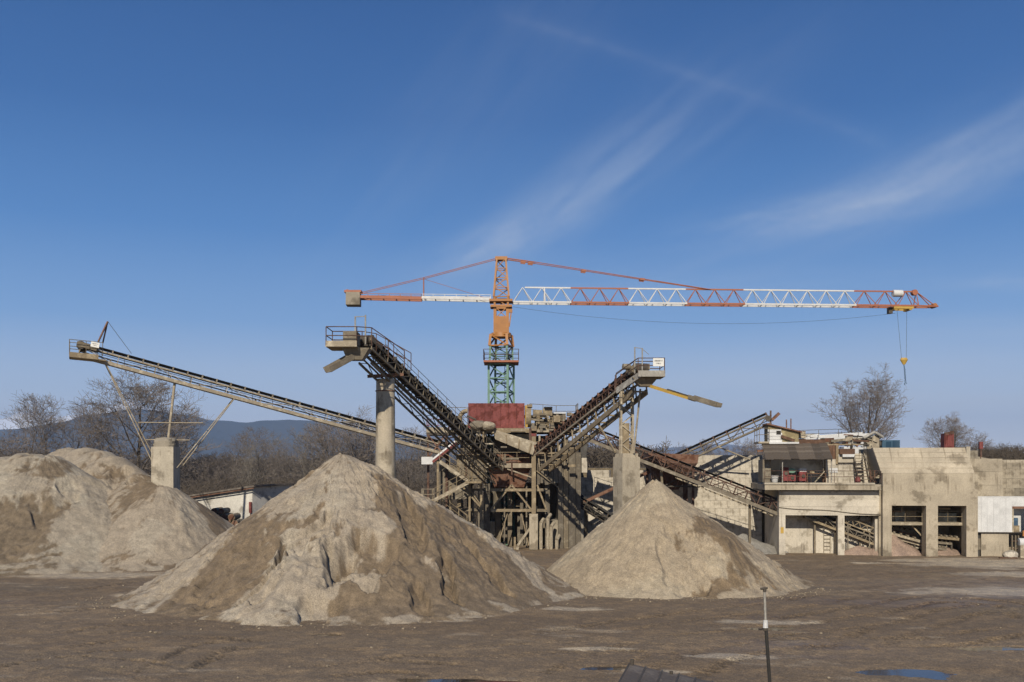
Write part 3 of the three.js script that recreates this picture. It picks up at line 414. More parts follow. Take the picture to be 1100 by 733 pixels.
{ // --- conveyor over the steep heap
  const a = at(580, 489, 93), b = at(689, 405, 70), p0 = V(8.4, 0, -72.7);
  const T = thing('belt_conveyor', p0, 'rusty belt conveyor with a white notice on its railed head, above the steep heap', 'conveyor', 'belt conveyors of the gravel plant');
  const f = conveyor(T, a, b, { w: .95, h: 0.62, bay: 1.3, mChord: M.dustPale, mTruss: M.rustDark, mIdler: M.rust, rails: false, beam: .14, chordR: .06 }); headGear(T, f, .95, .62);
  const g2 = frameOf(at(585, 505, 92), at(688, 421, 70.6)); const gd = new B(); for (const x of [-.5, .5]) gd.bar(g2.p(0, x, 0), g2.p(g2.L, x, 0), .14, .38, g2.n); for (let i = 0; i <= 12; i++) gd.bar(g2.p(i / 12 * g2.L, -.5, 0), g2.p(i / 12 * g2.L, .5, 0), .1, .1, g2.n).bar(g2.p(i / 12 * g2.L, -.5, .2), g2.p(i / 12 * g2.L, -.5, 1.1), .09, .09, g2.u).bar(g2.p(i / 12 * g2.L, .5, .2), g2.p(i / 12 * g2.L, .5, 1.1), .09, .09, g2.u); gd.build('lower_girder', M.dust, T);
  const P = at, y0 = P(0, 404, 69).y, x0 = P(684, 0, 69).x, x1 = P(712, 0, 69).x, z0 = -68.2, z1 = -70.4;
  bx(x0, x1, y0 - .12, y0, z1, z0).build('head_platform', M.dustGrey, T); const s0 = V(x0, y0 + .02, z0 + .03), s1 = P(662, 420, 70.6); new B().box(x0, x1, y0 - .12, y0 + .3, z0, z0 + .05).box(x1, x1 + .05, y0 - .12, y0 + .3, z1, z0).bar(s0.clone().add(V(.2, .06, 0)), s1, .05, .42).build('platform_skirt', M.galv, T);
  new B().rail([s1.clone().add(V(0, .2, 0)), V(x0, y0 + .1, z0), V(x1, y0 + .1, z0), V(x1, y0 + .1, z1), V(x0, y0 + .1, z1), s1.clone().add(V(0.1, .2, -1.6))], 1.05, .033, 2.0).build('platform_rail', M.rustDark, T); sign(T, V(x1 - .42, y0 + .86, z0 + .06), .74, .55);
  for (const [px, t] of [[682, 373], [690, 374]]) { const q = P(px, t, 69.4); new B().tube(V(q.x, y0 + .2, q.z), q, .05, 6).build('lamp_post', M.galv, T); } new B().tube(P(682, 373.5, 69.4), P(690, 374.5, 69.4), .025, 5).tube(P(690, 375, 69.4), P(697, 381, 69.4), .02, 5).build('lamp_bar', M.galv, T);
  // long swinging chute held out over the heap
  const c0 = P(694, 413.5, 69.3), c1 = P(747, 430, 66.5), c2 = P(772, 437.5, 65.2), cc = frameOf(c0, c1), ce = frameOf(c1, c2); new B().bar(c0, c1, .26, .20, cc.n).build('chute_boom', M.yellow, T); new B().bar(cc.p(cc.L * .45, .1, .15), cc.p(cc.L * 1.02, .1, .15), .1, .08, cc.n).build('boom_cable_tray', M.steel, T); const tr = new B(); tr.quad(ce.p(-.4, -.3, 0), ce.p(ce.L, -.3, 0), ce.p(ce.L, .3, 0), ce.p(-.4, .3, 0), .06); for (const s of [-1, 1]) tr.quad(ce.p(-.4, s * .3, 0), ce.p(ce.L, s * .3, 0), ce.p(ce.L, s * .34, .26), ce.p(-.4, s * .34, .26), .05); tr.build('chute_trough', M.dustGrey, T);
  const hc = P(692, 411, 69.3); new B().solid([V(hc.x - .3, hc.y - .3, hc.z + .4), V(hc.x + .4, hc.y - .3, hc.z + .4), V(hc.x + .4, hc.y - .3, hc.z - .4), V(hc.x - .3, hc.y - .3, hc.z - .4)], [V(hc.x - .9, y0 - .13, hc.z + .6), V(hc.x + .9, y0 - .13, hc.z + .6), V(hc.x + .9, y0 - .13, hc.z - .6), V(hc.x - .9, y0 - .13, hc.z - .6)]).build('head_hopper', M.steelDusty, T);
  // lattice trestle on the pier
  const tb = 8.85, tt = P(672, 421, 72).y + .4, X = 8.35, Z = -72.6, tw = new B(), w0 = .42, lev = 7; for (const [i, k] of [[-1, -1], [1, -1], [1, 1], [-1, 1]]) tw.bar(V(X + i * w0, tb, Z + k * w0), V(X + i * w0, tt, Z + k * w0), .14, .14, V(0, 0, 1)); tw.build('trestle_legs', M.dustPale, T); const tg = new B(); for (let l = 0; l < lev; l++) { const ya = lerp(tb, tt, l / lev), yb = lerp(tb, tt, (l + 1) / lev); for (const k of [-1, 1]) { tg.bar(V(X - w0, l % 2 ? ya : yb, Z + k * w0), V(X + w0, l % 2 ? yb : ya, Z + k * w0), .07, .07, V(0, 0, 1)); tg.bar(V(X + k * w0, l % 2 ? ya : yb, Z - w0), V(X + k * w0, l % 2 ? yb : ya, Z + w0), .07, .07, V(1, 0, 0)); } } tg.build('trestle_bracing', M.dustPale, T);
  new B().bar(V(X - .1, tb, Z + .3), V(X - .1, tb + 2.2, Z + .3), .55, .1, V(0, 0, 1)).build('gusset_plate', M.dust, T);
  new B().tube(P(681, 487, 72), P(688, 418, 71), .07, 8).build('support_strut', M.dustPale, T); new B().bar(P(661, 486, 72.7), P(636, 445, 79.5), .12, .12).build('support_strut', M.dust, T);
}
{ const X = 8.35, Z = -72.6, T = thing('concrete_pier', V(X, 0, Z), 'square concrete pier set askew behind the steep sand heap', 'pier', 'concrete piers carrying the conveyors', 0.38);
  bx(-.72, .72, 0, 8.6, -.72, .72).build('shaft', M.concTan, T); bx(-.62, .62, 8.6, 8.86, -.62, .62).build('cap', M.concTan, T); }
{ // --- rusty conveyor from the plant down to the concrete hall
  const a = at(838, 553, 90.5), b = at(628, 471, 94), p0 = at(836, 598, 90.5); p0.y = 0;
  const T = thing('belt_conveyor', p0, 'rusty lattice conveyor sloping from the plant down to the open hall', 'conveyor', 'belt conveyors of the gravel plant');
  const f = conveyor(T, a, b, { w: 1.2, h: 0.95, bay: 1.15, mChord: M.dustGrey, mTruss: M.rustDark, mIdler: M.rustDark, rail: [1], beam: .3, chordR: .085 });
  new B().bar(f.p(.5, .75, -.35), f.p(f.L * .52, .75, -.35), .22, .12, f.n).build('service_pipe', M.dustPale, T); new B().bar(f.p(f.L * .15, 0, 0), V(f.p(f.L * .15, 0, 0).x, 0, f.p(f.L * .15, 0, 0).z), .2, .2, V(0, 0, 1)).build('support_post', M.steelDusty, T); new B().bar(f.p(f.L * .6, .4, 0), V(f.p(f.L * .6, 0, 0).x + .4, 0, f.p(f.L * .6, 0, 0).z), .2, .2, V(0, 0, 1)).build('support_post', M.steelDusty, T);
}
{ // --- short conveyor rising to the shed roof
  const a = at(730, 499, 96), b = at(828, 455, 93.5), p0 = at(730, 499, 96); p0.y = 7.7;
  const T = thing('belt_conveyor', p0, 'short open conveyor rising above the pale wall to the shed roof', 'conveyor', 'belt conveyors of the gravel plant');
  const f = conveyor(T, a, b, { w: .9, h: 0.75, bay: 1.3, mChord: M.dustGrey, mTruss: M.steelDusty, mIdler: M.rustDark, rails: false, beam: .16, chordR: .06 });
  const q = f.p(f.L, 0, 0); new B().bar(V(q.x, q.y - 1.8, q.z), V(q.x, q.y + 1.2, q.z), .14, .14, V(0, 0, 1)).build('head_post', M.rustDark, T); new B().bar(V(q.x + .1, q.y + .3, q.z), V(q.x + .8, q.y + .95, q.z), .3, .25).build('deflector_plate', M.rust, T); new B().tube(f.p(f.L, -.5, .5), f.p(f.L, .5, .5), .28, 12).build('head_drum', M.steel, T);
  new B().bar(at(735, 500, 96), V(at(735, 0, 96).x, 4, -96), .2, .2, V(0, 0, 1)).build('support_post', M.rustDark, T); const k0 = at(771, 480, 95), k1 = at(806, 494, 95.5); new B().tube(k0, k1, .07, 6).build('support_strut', M.dustPale, T);
}
{ // --- low dark conveyor beside the silos
  const a = at(662, 568, 97), b = at(618, 540, 99), p0 = at(640, 585, 98); p0.y = 0;
  const T = thing('belt_conveyor', p0, 'low black conveyor half hidden between the silos and the steep heap', 'conveyor', 'belt conveyors of the gravel plant'); const f = conveyor(T, a, b, { w: .9, h: .6, bay: 1.2, mChord: M.steel, mTruss: M.steel, rails: false, beam: .2 });
  for (const t of [.25, .75]) { const q = f.p(f.L * t, 0, 0); new B().bar(q, V(q.x, 0, q.z), .2, .2, V(0, 0, 1)).build('support_post', M.steelDusty, T); }
}
{ const a = at(622, 542, 99), b = at(706, 503, 98), T = thing('belt_conveyor', V(a.x, 0, a.z), 'thin brown feeder conveyor leaning up toward the rusty hopper', 'conveyor', 'belt conveyors of the gravel plant'); const f = frameOf(a, b); for (const x of [-.4, .4]) new B().bar(f.p(0, x, 0), f.p(f.L, x, 0), .12, .3, f.n).build('side_beam', M.rust, T); new B().quad(f.p(0, -.35, .2), f.p(f.L, -.35, .2), f.p(f.L, .35, .2), f.p(0, .35, .2), .04).build('belt', M.belt, T); new B().bar(f.p(f.L * .1, 0, 0), V(f.p(f.L * .1, 0, 0).x, 0, f.p(0, 0, 0).z), .18, .18, V(0, 0, 1)).build('support_post', M.steelDusty, T); new B().bar(f.p(f.L * .75, 0, 0), V(f.p(f.L * .75, 0, 0).x, 0, f.p(f.L * .75, 0, 0).z), .18, .18, V(0, 0, 1)).build('support_post', M.steelDusty, T); }
{ // --- rusty hopper
  const D = 96.5, T = thing('rusty_hopper', V(at(718, 0, D).x, 0, -D), 'rusty brown steel hopper tapering downward behind the lattice conveyor', 'hopper'); const q = (px, py, dz) => { const p = at(px, py, D); p.z += dz; return p; };
  new B().solid([q(713, 526, 1), q(727, 526, 1), q(727, 526, -1), q(713, 526, -1)], [q(694, 498, 2.2), q(745, 498, 2.2), q(745, 498, -2.2), q(694, 498, -2.2)]).build('cone', M.rustDark, T); new B().solid([q(694, 498, 2.2), q(745, 498, 2.2), q(745, 498, -2.2), q(694, 498, -2.2)], [q(693, 487, 2.3), q(746, 489, 2.3), q(746, 489, -2.3), q(693, 487, -2.3)]).build('rim', M.rust, T);
  for (const [px, dz] of [[698, 1.8], [741, 1.8], [698, -1.8], [741, -1.8]]) { const p = q(px, 500, dz); new B().bar(p, V(p.x, 0, p.z), .22, .22, V(0, 0, 1)).build('leg', M.rustDark, T); } new B().tube(q(714, 526, 0), q(716, 536, 0), .35, 10).build('spout', M.rustDark, T);
  for (const px of [706, 719, 732]) new B().bar(q(px, 498, 2.25), q(lerp(px, 720, .75), 526, 1.05), .1, .08).build('rib', M.rust, T);
  new B().bar(q(690, 521, 1.9), q(752, 523, 1.9), .12, .16).bar(q(698, 528, 1.8), q(741, 506, 1.8), .09, .09).build('brace', M.steel, T);
}

// ---------------------------------------------------------------- tower crane
{
  const D = 101, k = D / FOC, base = at(538.5, 0, D); base.y = 0; const X = base.x, Z = base.z, Y = py => EYE + (HOR - py) * k, T = thing('tower_crane', base, 'tall orange and white tower crane on a green lattice mast behind the plant', 'crane');
  const yaw = -0.06, jd = V(Math.cos(yaw), 0, Math.sin(yaw)), js = V(-jd.z, 0, jd.x), J = (s, y, l) => V(X, y, Z).addScaledVector(jd, s).addScaledVector(js, l);
  const mast = (name, y0, y1, w0, w1, bay, m, m2, r, tw = 0.32) => { const P = (i, y) => { const w = lerp(w0, w1, (y - y0) / (y1 - y0)) / 2, c = [[-1, -1], [1, -1], [1, 1], [-1, 1]][i % 4], cs = Math.cos(tw), sn = Math.sin(tw); return V(X + w * (c[0] * cs - c[1] * sn), y, Z + w * (c[0] * sn + c[1] * cs)); }; const g = new B(), h = new B(), leg = [], n = Math.max(1, Math.round((y1 - y0) / bay)); for (let i = 0; i < 4; i++) { if (i) leg.push(new B().bar(P(i, y0), P(i, y1), r * 2, r * 2, V(0, 0, 1))); else g.bar(P(i, y0), P(i, y1), r * 2, r * 2, V(0, 0, 1)); for (let l = 0; l <= n; l++) { const y = lerp(y0, y1, l / n), yn = lerp(y0, y1, Math.min(n, l + 1) / n); h.bar(P(i, y), P(i + 1, y), r, r); if (l < n) h.bar(P(i + (l % 2), y), P(i + 1 - (l % 2), yn), r, r); } } const o = g.build(name, m, T); for (const l of leg) l.build('mast_leg', m, o); tag(h.build('lattice_bracing', m2, o), null, null, null, 'stuff'); return o; };
  mast('mast', 0, Y(392), 2.0, 2.0, 1.45, M.green, M.green, .11); const ld = new B(); for (const s of [-.2, .2]) ld.bar(V(X + .55 + s, 0, Z - .3), V(X + .55 + s, Y(380), Z - .3), .06, .06, V(0, 0, 1)); for (let y = .3; y < Y(380); y += .3) ld.bar(V(X + .35, y, Z - .3), V(X + .75, y, Z - .3), .04, .04); ld.build('ladder', M.greenDark, T);
  for (let i = 0; i < 4; i++) { const y = Y(432 - i * 10); bx(X - .55, X + .6, y, y + .06, Z - .6, Z + .4).build('rest_platform', M.greenDark, T); }
  mast('upper_mast', Y(392), Y(372), 1.85, 1.75, .95, M.green, M.greenDark, .10);
  const pw = 1.75; bx(X - pw, X + pw, Y(391), Y(389), Z - pw, Z + pw).build('climbing_platform', M.orangeRed, T); new B().rail([V(X - pw, Y(389), Z + pw), V(X + pw, Y(389), Z + pw), V(X + pw, Y(389), Z - pw), V(X - pw, Y(389), Z - pw), V(X - pw, Y(389), Z + pw)], 1.1, .03, 1.2).build('platform_rail', M.rustDark, T); bx(X - pw - .03, X - pw + .03, Y(386), Y(378), Z + .4, Z + pw).build('platform_panel', M.rust, T);
  mast('slewing_base', Y(372), Y(360), 1.9, 1.7, 1.2, M.orange, M.orange, .13); const sl = new THREE.CylinderGeometry(1.0, 1.05, .45, 28); sl.translate(X, Y(360.5), Z); new B().add(sl).build('slewing_ring', M.orange, T);
  const cw = .78; const cab = new B().box(X - cw, X + cw, Y(360), Y(341), Z - .8, Z + .8).build('slewing_tower', M.orange, T); new B().box(X - cw, X - cw + .3, Y(341), Y(331.5), Z - .75, Z + .75).box(X + cw - .3, X + cw, Y(341), Y(331.5), Z - .75, Z + .75).box(X - cw, X + cw, Y(333), Y(331), Z - .75, Z + .75).bar(V(X - .4, Y(341), Z + .7), V(X + .4, Y(333), Z + .7), .08, .08).bar(V(X - .4, Y(333), Z + .7), V(X + .4, Y(341), Z + .7), .08, .08).build('window_frame', M.orange, cab); new B().bar(V(X + .95, Y(333), Z + .6), V(X + .95, Y(337), Z + .6), .35, .2, V(0, 0, 1)).bar(V(X + 1.0, Y(337), Z + .6), V(X + .8, Y(352), Z + .6), .12, .12).build('ladder_guard', M.orange, cab);
  bx(X - 1.2, X + 1.15, Y(325), Y(322.6), Z - .9, Z + .9).box(X - 1.1, X + 1.1, Y(331), Y(328.5), Z - .8, Z + .8).build('jib_pivot', M.orange, T); mast('pivot_frame', Y(331), Y(320), 1.3, 1.4, .7, M.orange, M.orange, .1, 0);
  mast('cat_head', Y(320), Y(279), 1.55, .9, .98, M.orange, M.orange, .085, 0); bx(X - .62, X + .62, Y(280), Y(276.5), Z - .5, Z + .5).build('apex', M.orange, T);
  // jib: triangular lattice, painted in white and orange lengths
  const yb = Y(325.2), yt = Y(308.7), S = px => { const s = (px - 538.5) * k; return s * (1 + 0.06 * s / D); }, cuts = [551, 613, 675, 737, 799, 858, 918, 985], cols = [M.white, M.orangeRed, M.white, M.orangeRed, M.white, M.white, M.orangeRed], bot = [-.62, .62];
  for (let c = 0; c < cols.length; c++) { const s0 = S(cuts[c]), s1 = S(cuts[c + 1]), g = new B(), h = new B(), n = c ? 3 : 3, top0 = c ? s0 : s0 + 1.2; for (const l of bot) g.bar(J(s0, yb, l), J(s1, yb, l), .15, .17); g.bar(J(top0, yt, 0), J(s1, yt, 0), .14, .14); for (let i = 0; i < n; i++) for (const l of bot) { const a = lerp(s0, s1, i / n), b = lerp(s0, s1, (i + 1) / n), m = (a + b) / 2; h.tube(J(a, yb, l), J(m, yt, 0), .042, 6).tube(J(m, yt, 0), J(b, yb, l), .042, 6); } for (let i = 0; i <= n; i++) h.bar(J(lerp(s0, s1, i / n), yb, bot[0]), J(lerp(s0, s1, i / n), yb, bot[1]), .07, .07); if (c === 0) for (const l of bot) h.tube(J(S(585), yb, l), J(S(585), yt, 0), .07, 6); const o = g.build('jib_section', cols[c], T); h.build('lattice_bracing', cols[c], o); }
  { const s0 = S(985), s1 = S(1007), g = new B(); for (const l of bot) g.bar(J(s0, yb, l), J(s1, yb, l * .6), .13, .15).tube(J(s0, yt, 0), J(s1 - .3, yb, l * .7), .055, 6).tube(J(s0, yt, 0), J(s0, yb, l), .05, 6); g.build('jib_tip', M.orangeRed, T); new B().tube(J(s1 - .3, yb + .1, -.35), J(s1 - .3, yb + .1, .35), .25, 12).build('tip_sheave', M.orange, T); new B().tube(J(S(983), yt - .1, -.25), J(S(983), yt - .1, .25), .3, 12).build('tip_sheave', M.orangeRed, T); }
  new B().tube(J(S(960), yt - .2, 0), J(S(970), yt - .2, 0), .36, 14).build('hoist_cover', M.white, T);
  // counter jib
  for (const [p0, p1, m] of [[527, 453, M.white], [453, 384, M.orangeRed]]) { const s0 = S(p0), s1 = S(p1), ya = Y(322.5), g = new B(); for (const l of [-.6, .6]) { g.bar(J(s0, ya, l), J(s1, ya + .1, l), .16, .28); g.bar(J(s0, ya + .42, l), J(s1, ya + .42, l), .05, .05); for (let i = 0; i <= 6; i++) g.bar(J(lerp(s0, s1, i / 6), ya, l), J(lerp(s0, s1, i / 6), ya + .42, l), .05, .05, V(0, 0, 1)); } for (let i = 0; i <= 5; i++) g.bar(J(lerp(s0, s1, i / 5), ya, -.6), J(lerp(s0, s1, i / 5), ya, .6), .09, .09); g.build('counter_jib_section', m, T); }
  { const s = S(379.5), g = new THREE.BoxGeometry(1.4, 1.25, 1.6); const p = J(s, Y(323.5), 0); g.rotateY(-yaw); g.translate(p.x, p.y, p.z); new B().add(g).build('counterweight', M.concWorn, T); const q = J(s, Y(315.5), 0); const h2 = new THREE.BoxGeometry(1.7, .22, 1.2); h2.translate(q.x, q.y, q.z); new B().add(h2).bar(J(S(373), Y(315), 0), J(S(373), Y(313), 0), .2, .3, V(0, 0, 1)).build('counterweight_hanger', M.orangeRed, T); }
  new B().tube(J(S(455), Y(320), .3), J(S(455), Y(300), .3), .06, 6).tube(J(S(455), Y(320), -.3), J(S(455), Y(300), -.3), .06, 6).build('pendant_strut', M.orangeRed, T);
  for (const l of [-.35, .35]) { new B().tube(J(-.4, Y(278), l), J(S(455), Y(300), l), .036, 6).tube(J(S(455), Y(300), l), J(S(386), Y(317), l), .034, 6).build('pendant_bar', M.orangeRed, T); new B().tube(J(.4, Y(278), l), J(S(575), Y(282), l), .06, 6).tube(J(S(575), Y(282), l), J(S(764), yt < 0 ? 0 : Y(309), l * .4), .042, 6).build('pendant_bar', M.orangeRed, T); }
  new B().tube(J(S(456), Y(301), 0), J(S(520), Y(320), 0), .022, 5).build('stay_cable', M.orangeRed, T); for (const s of [562, 570, 627, 690]) { const y = lerp(278, 309, (s - 540) / (764 - 540)); new B().bar(J(S(s) - .25, Y(y) + .0, -.4), J(S(s) + .25, Y(y) - .05, -.4), .14, .22).build('pendant_link', M.orangeRed, T); new B().bar(J(S(s) - .25, Y(y), .3), J(S(s) + .25, Y(y) - .05, .3), .14, .22).build('pendant_link', M.orangeRed, T); }
  // trolley, hook block, ropes
  const tr0 = J(S(968), yb - .25, 0); new B().bar(J(S(958), yb - .22, -.7), J(S(979), yb - .22, -.7), .1, .22).bar(J(S(958), yb - .22, .7), J(S(979), yb - .22, .7), .1, .22).bar(J(S(960), yb - .3, -.7), J(S(960), yb - .3, .7), .3, .3).bar(J(S(976), yb - .3, -.7), J(S(976), yb - .3, .7), .3, .3).build('trolley', M.yellow, T); new B().box(J(S(957), 0, 0).x - .2, J(S(957), 0, 0).x + .2, yb - .75, yb - .1, tr0.z - .3, tr0.z + .3).build('trolley_motor', M.steel, T);
  const hk = J(S(972), Y(386), 0); for (const [p, q] of [[964.5, 969.5], [975, 974.5]]) new B().tube(J(S(p), yb - .4, 0), J(S(q), Y(383.5), 0), .016, 5).build('hoist_rope', M.cable, T);
  const hg = new THREE.CylinderGeometry(.42, .12, .5, 16); hg.scale(1, 1, .5); hg.translate(hk.x, hk.y - .05, hk.z); const hb = new B().add(hg).add(new THREE.CylinderGeometry(.3, .42, .22, 16).scale(1, 1, .5).translate(hk.x, hk.y + .3, hk.z)).build('hook_block', M.yellow, T); const hh = new B(); hh.tube(V(hk.x, hk.y - .3, hk.z), V(hk.x + .05, hk.y - .7, hk.z), .05, 6); for (let i = 0; i < 9; i++) { const t = new THREE.TorusGeometry(.075, .028, 5, 8); if (i % 2) t.rotateY(1.57); t.translate(hk.x + .07 + i * .01, hk.y - .8 - i * .15, hk.z); hh.add(t); } hh.add(new THREE.TorusGeometry(.12, .04, 6, 10, 4.4).translate(hk.x + .17, hk.y - 2.3, hk.z)); hh.build('chain', M.blue, hb);
  const sag = []; for (let i = 0; i <= 20; i++) { const t = i / 20; sag.push(J(lerp(S(551), S(962), t), lerp(Y(330), Y(333), t) - 1.45 * 4 * t * (1 - t) * .95, .2)); } new B().path(sag, .014, 5).build('trolley_cable', M.cable, T);
}

// ---------------------------------------------------------------- corrugated sheets, block walls
const corrCache = {};
function corr(w, l, n = 5, amp = .03, seam = false) {            // a sheet w wide (x), l long (y), ribs along y, 1.5 cm thick, facing +z
  const key = [w, l, n, amp, seam].join(); if (corrCache[key]) return corrCache[key];
  const b = [], k = n * 4; const z = i => seam ? (i % 4 === 0 ? amp : 0) : amp * Math.sin(i / 4 * 2 * Math.PI), X = i => -w / 2 + w * (seam ? (Math.floor(i / 4) * 4 + [0, .3, 2, 3.7][i % 4]) : i) / k;
  const q = (a, b1, c, d) => b.push(...a, ...b1, ...c, ...a, ...c, ...d);
  for (let i = 0; i < k; i++) { q([X(i), -l / 2, z(i)], [X(i + 1), -l / 2, z(i + 1)], [X(i + 1), l / 2, z(i + 1)], [X(i), l / 2, z(i)]); q([X(i), l / 2, z(i) - .015], [X(i + 1), l / 2, z(i + 1) - .015], [X(i + 1), -l / 2, z(i + 1) - .015], [X(i), -l / 2, z(i) - .015]); q([X(i), -l / 2, z(i) - .015], [X(i + 1), -l / 2, z(i + 1) - .015], [X(i + 1), -l / 2, z(i + 1)], [X(i), -l / 2, z(i)]); q([X(i), l / 2, z(i)], [X(i + 1), l / 2, z(i + 1)], [X(i + 1), l / 2, z(i + 1) - .015], [X(i), l / 2, z(i) - .015]); }
  const g = new THREE.BufferGeometry(); g.setAttribute('position', new THREE.Float32BufferAttribute(b, 3)); g.computeVertexNormals(); boxUV(g); return corrCache[key] = g;
}
function sheets(parent, name, o0, ux, uy, n, w, l, ms, opt = {}) {   // n sheets side by side from o0 along ux, running along uy
  const R = rng(opt.seed || 3), off = origin.get(parent) || V(0, 0, 0), nz = V().crossVectors(ux, uy);
  for (let i = 0; i < n; i++) { const m = new THREE.Mesh(corr(w, l, opt.ribs || 5, opt.amp || .03, opt.seam), ms[(R() * ms.length) | 0]); m.name = name; m.matrixAutoUpdate = true; const p = o0.clone().addScaledVector(ux, w * (i + .5)).addScaledVector(uy, l / 2 + (R() - .5) * (opt.jit ?? .06)).addScaledVector(nz, (i % 2) * .018).sub(off); m.quaternion.setFromRotationMatrix(new THREE.Matrix4().makeBasis(ux, uy, nz)); m.position.copy(p); m.castShadow = m.receiveShadow = true; parent.add(m); }
}
const blockG = {};
function blockWall(parent, o0, ux, L, H, bw, bh, depth, mats, seed, topCut) {   // courses of big blocks with open joints and slightly uneven faces
  const R = rng(seed), nz = V().crossVectors(ux, V(0, 1, 0)), off = origin.get(parent) || V(0, 0, 0), q = new THREE.Quaternion().setFromRotationMatrix(new THREE.Matrix4().makeBasis(ux, V(0, 1, 0), nz));
  for (let r = 0; r * bh < H - .01; r++) { let x = r % 2 ? -bw / 2 : 0; for (; x < L - .01; x += bw) { const x0 = Math.max(0, x), x1 = Math.min(L, x + bw); if (x1 - x0 < .1) continue; const y1 = Math.min(H, (r + 1) * bh); if (topCut && (r + .6) * bh > topCut((x0 + x1) / 2)) continue; const w = +(x1 - x0 - .014).toFixed(3), h = +(y1 - r * bh - .014).toFixed(3), key = [w, h, depth].join(); const g = blockG[key] ||= boxUV(clean(new THREE.BoxGeometry(w, h, depth))); const m = new THREE.Mesh(g, mats[(R() * mats.length) | 0]); m.name = 'concrete_block'; m.quaternion.copy(q); m.position.copy(o0).addScaledVector(ux, (x0 + x1) / 2).addScaledVector(nz, -depth / 2 + (R() - .5) * .025).add(V(0, r * bh + (y1 - r * bh) / 2, 0)).sub(off); m.castShadow = m.receiveShadow = true; parent.add(m); } }
}
const vary = (m, ks) => ks.map(k => { const c = m.clone(); c.color.multiplyScalar(k); return c; });

// ---------------------------------------------------------------- retaining wall of big concrete blocks
{
  const A = V(6.6, 0, -103.5), E = V(24.4, 0, -97.2), ux = V().subVectors(E, A), L = ux.length(); ux.normalize();
  const T = thing('retaining_wall', A, 'pale block retaining wall behind the lattice conveyor, striped by its shadow', 'wall');
  blockWall(T, A, ux, L, 9.0, 2.4, .75, .7, vary(M.concPale, [.93, 1, 1.05, .97]), 11, x => (x < 2.2 ? 6.8 : x < 3.4 ? 7.6 : x < 5.2 ? 7.0 : x < 9 ? 7.7 : 9.2));
  const nz = V().crossVectors(ux, V(0, 1, 0)); new B().bar(A.clone().addScaledVector(ux, .2).addScaledVector(nz, -.72).add(V(0, 3.3, 0)), E.clone().addScaledVector(ux, -.2).addScaledVector(nz, -.72).add(V(0, 3.3, 0)), .1, 6.6).build('backing', M.concWorn, T);
}
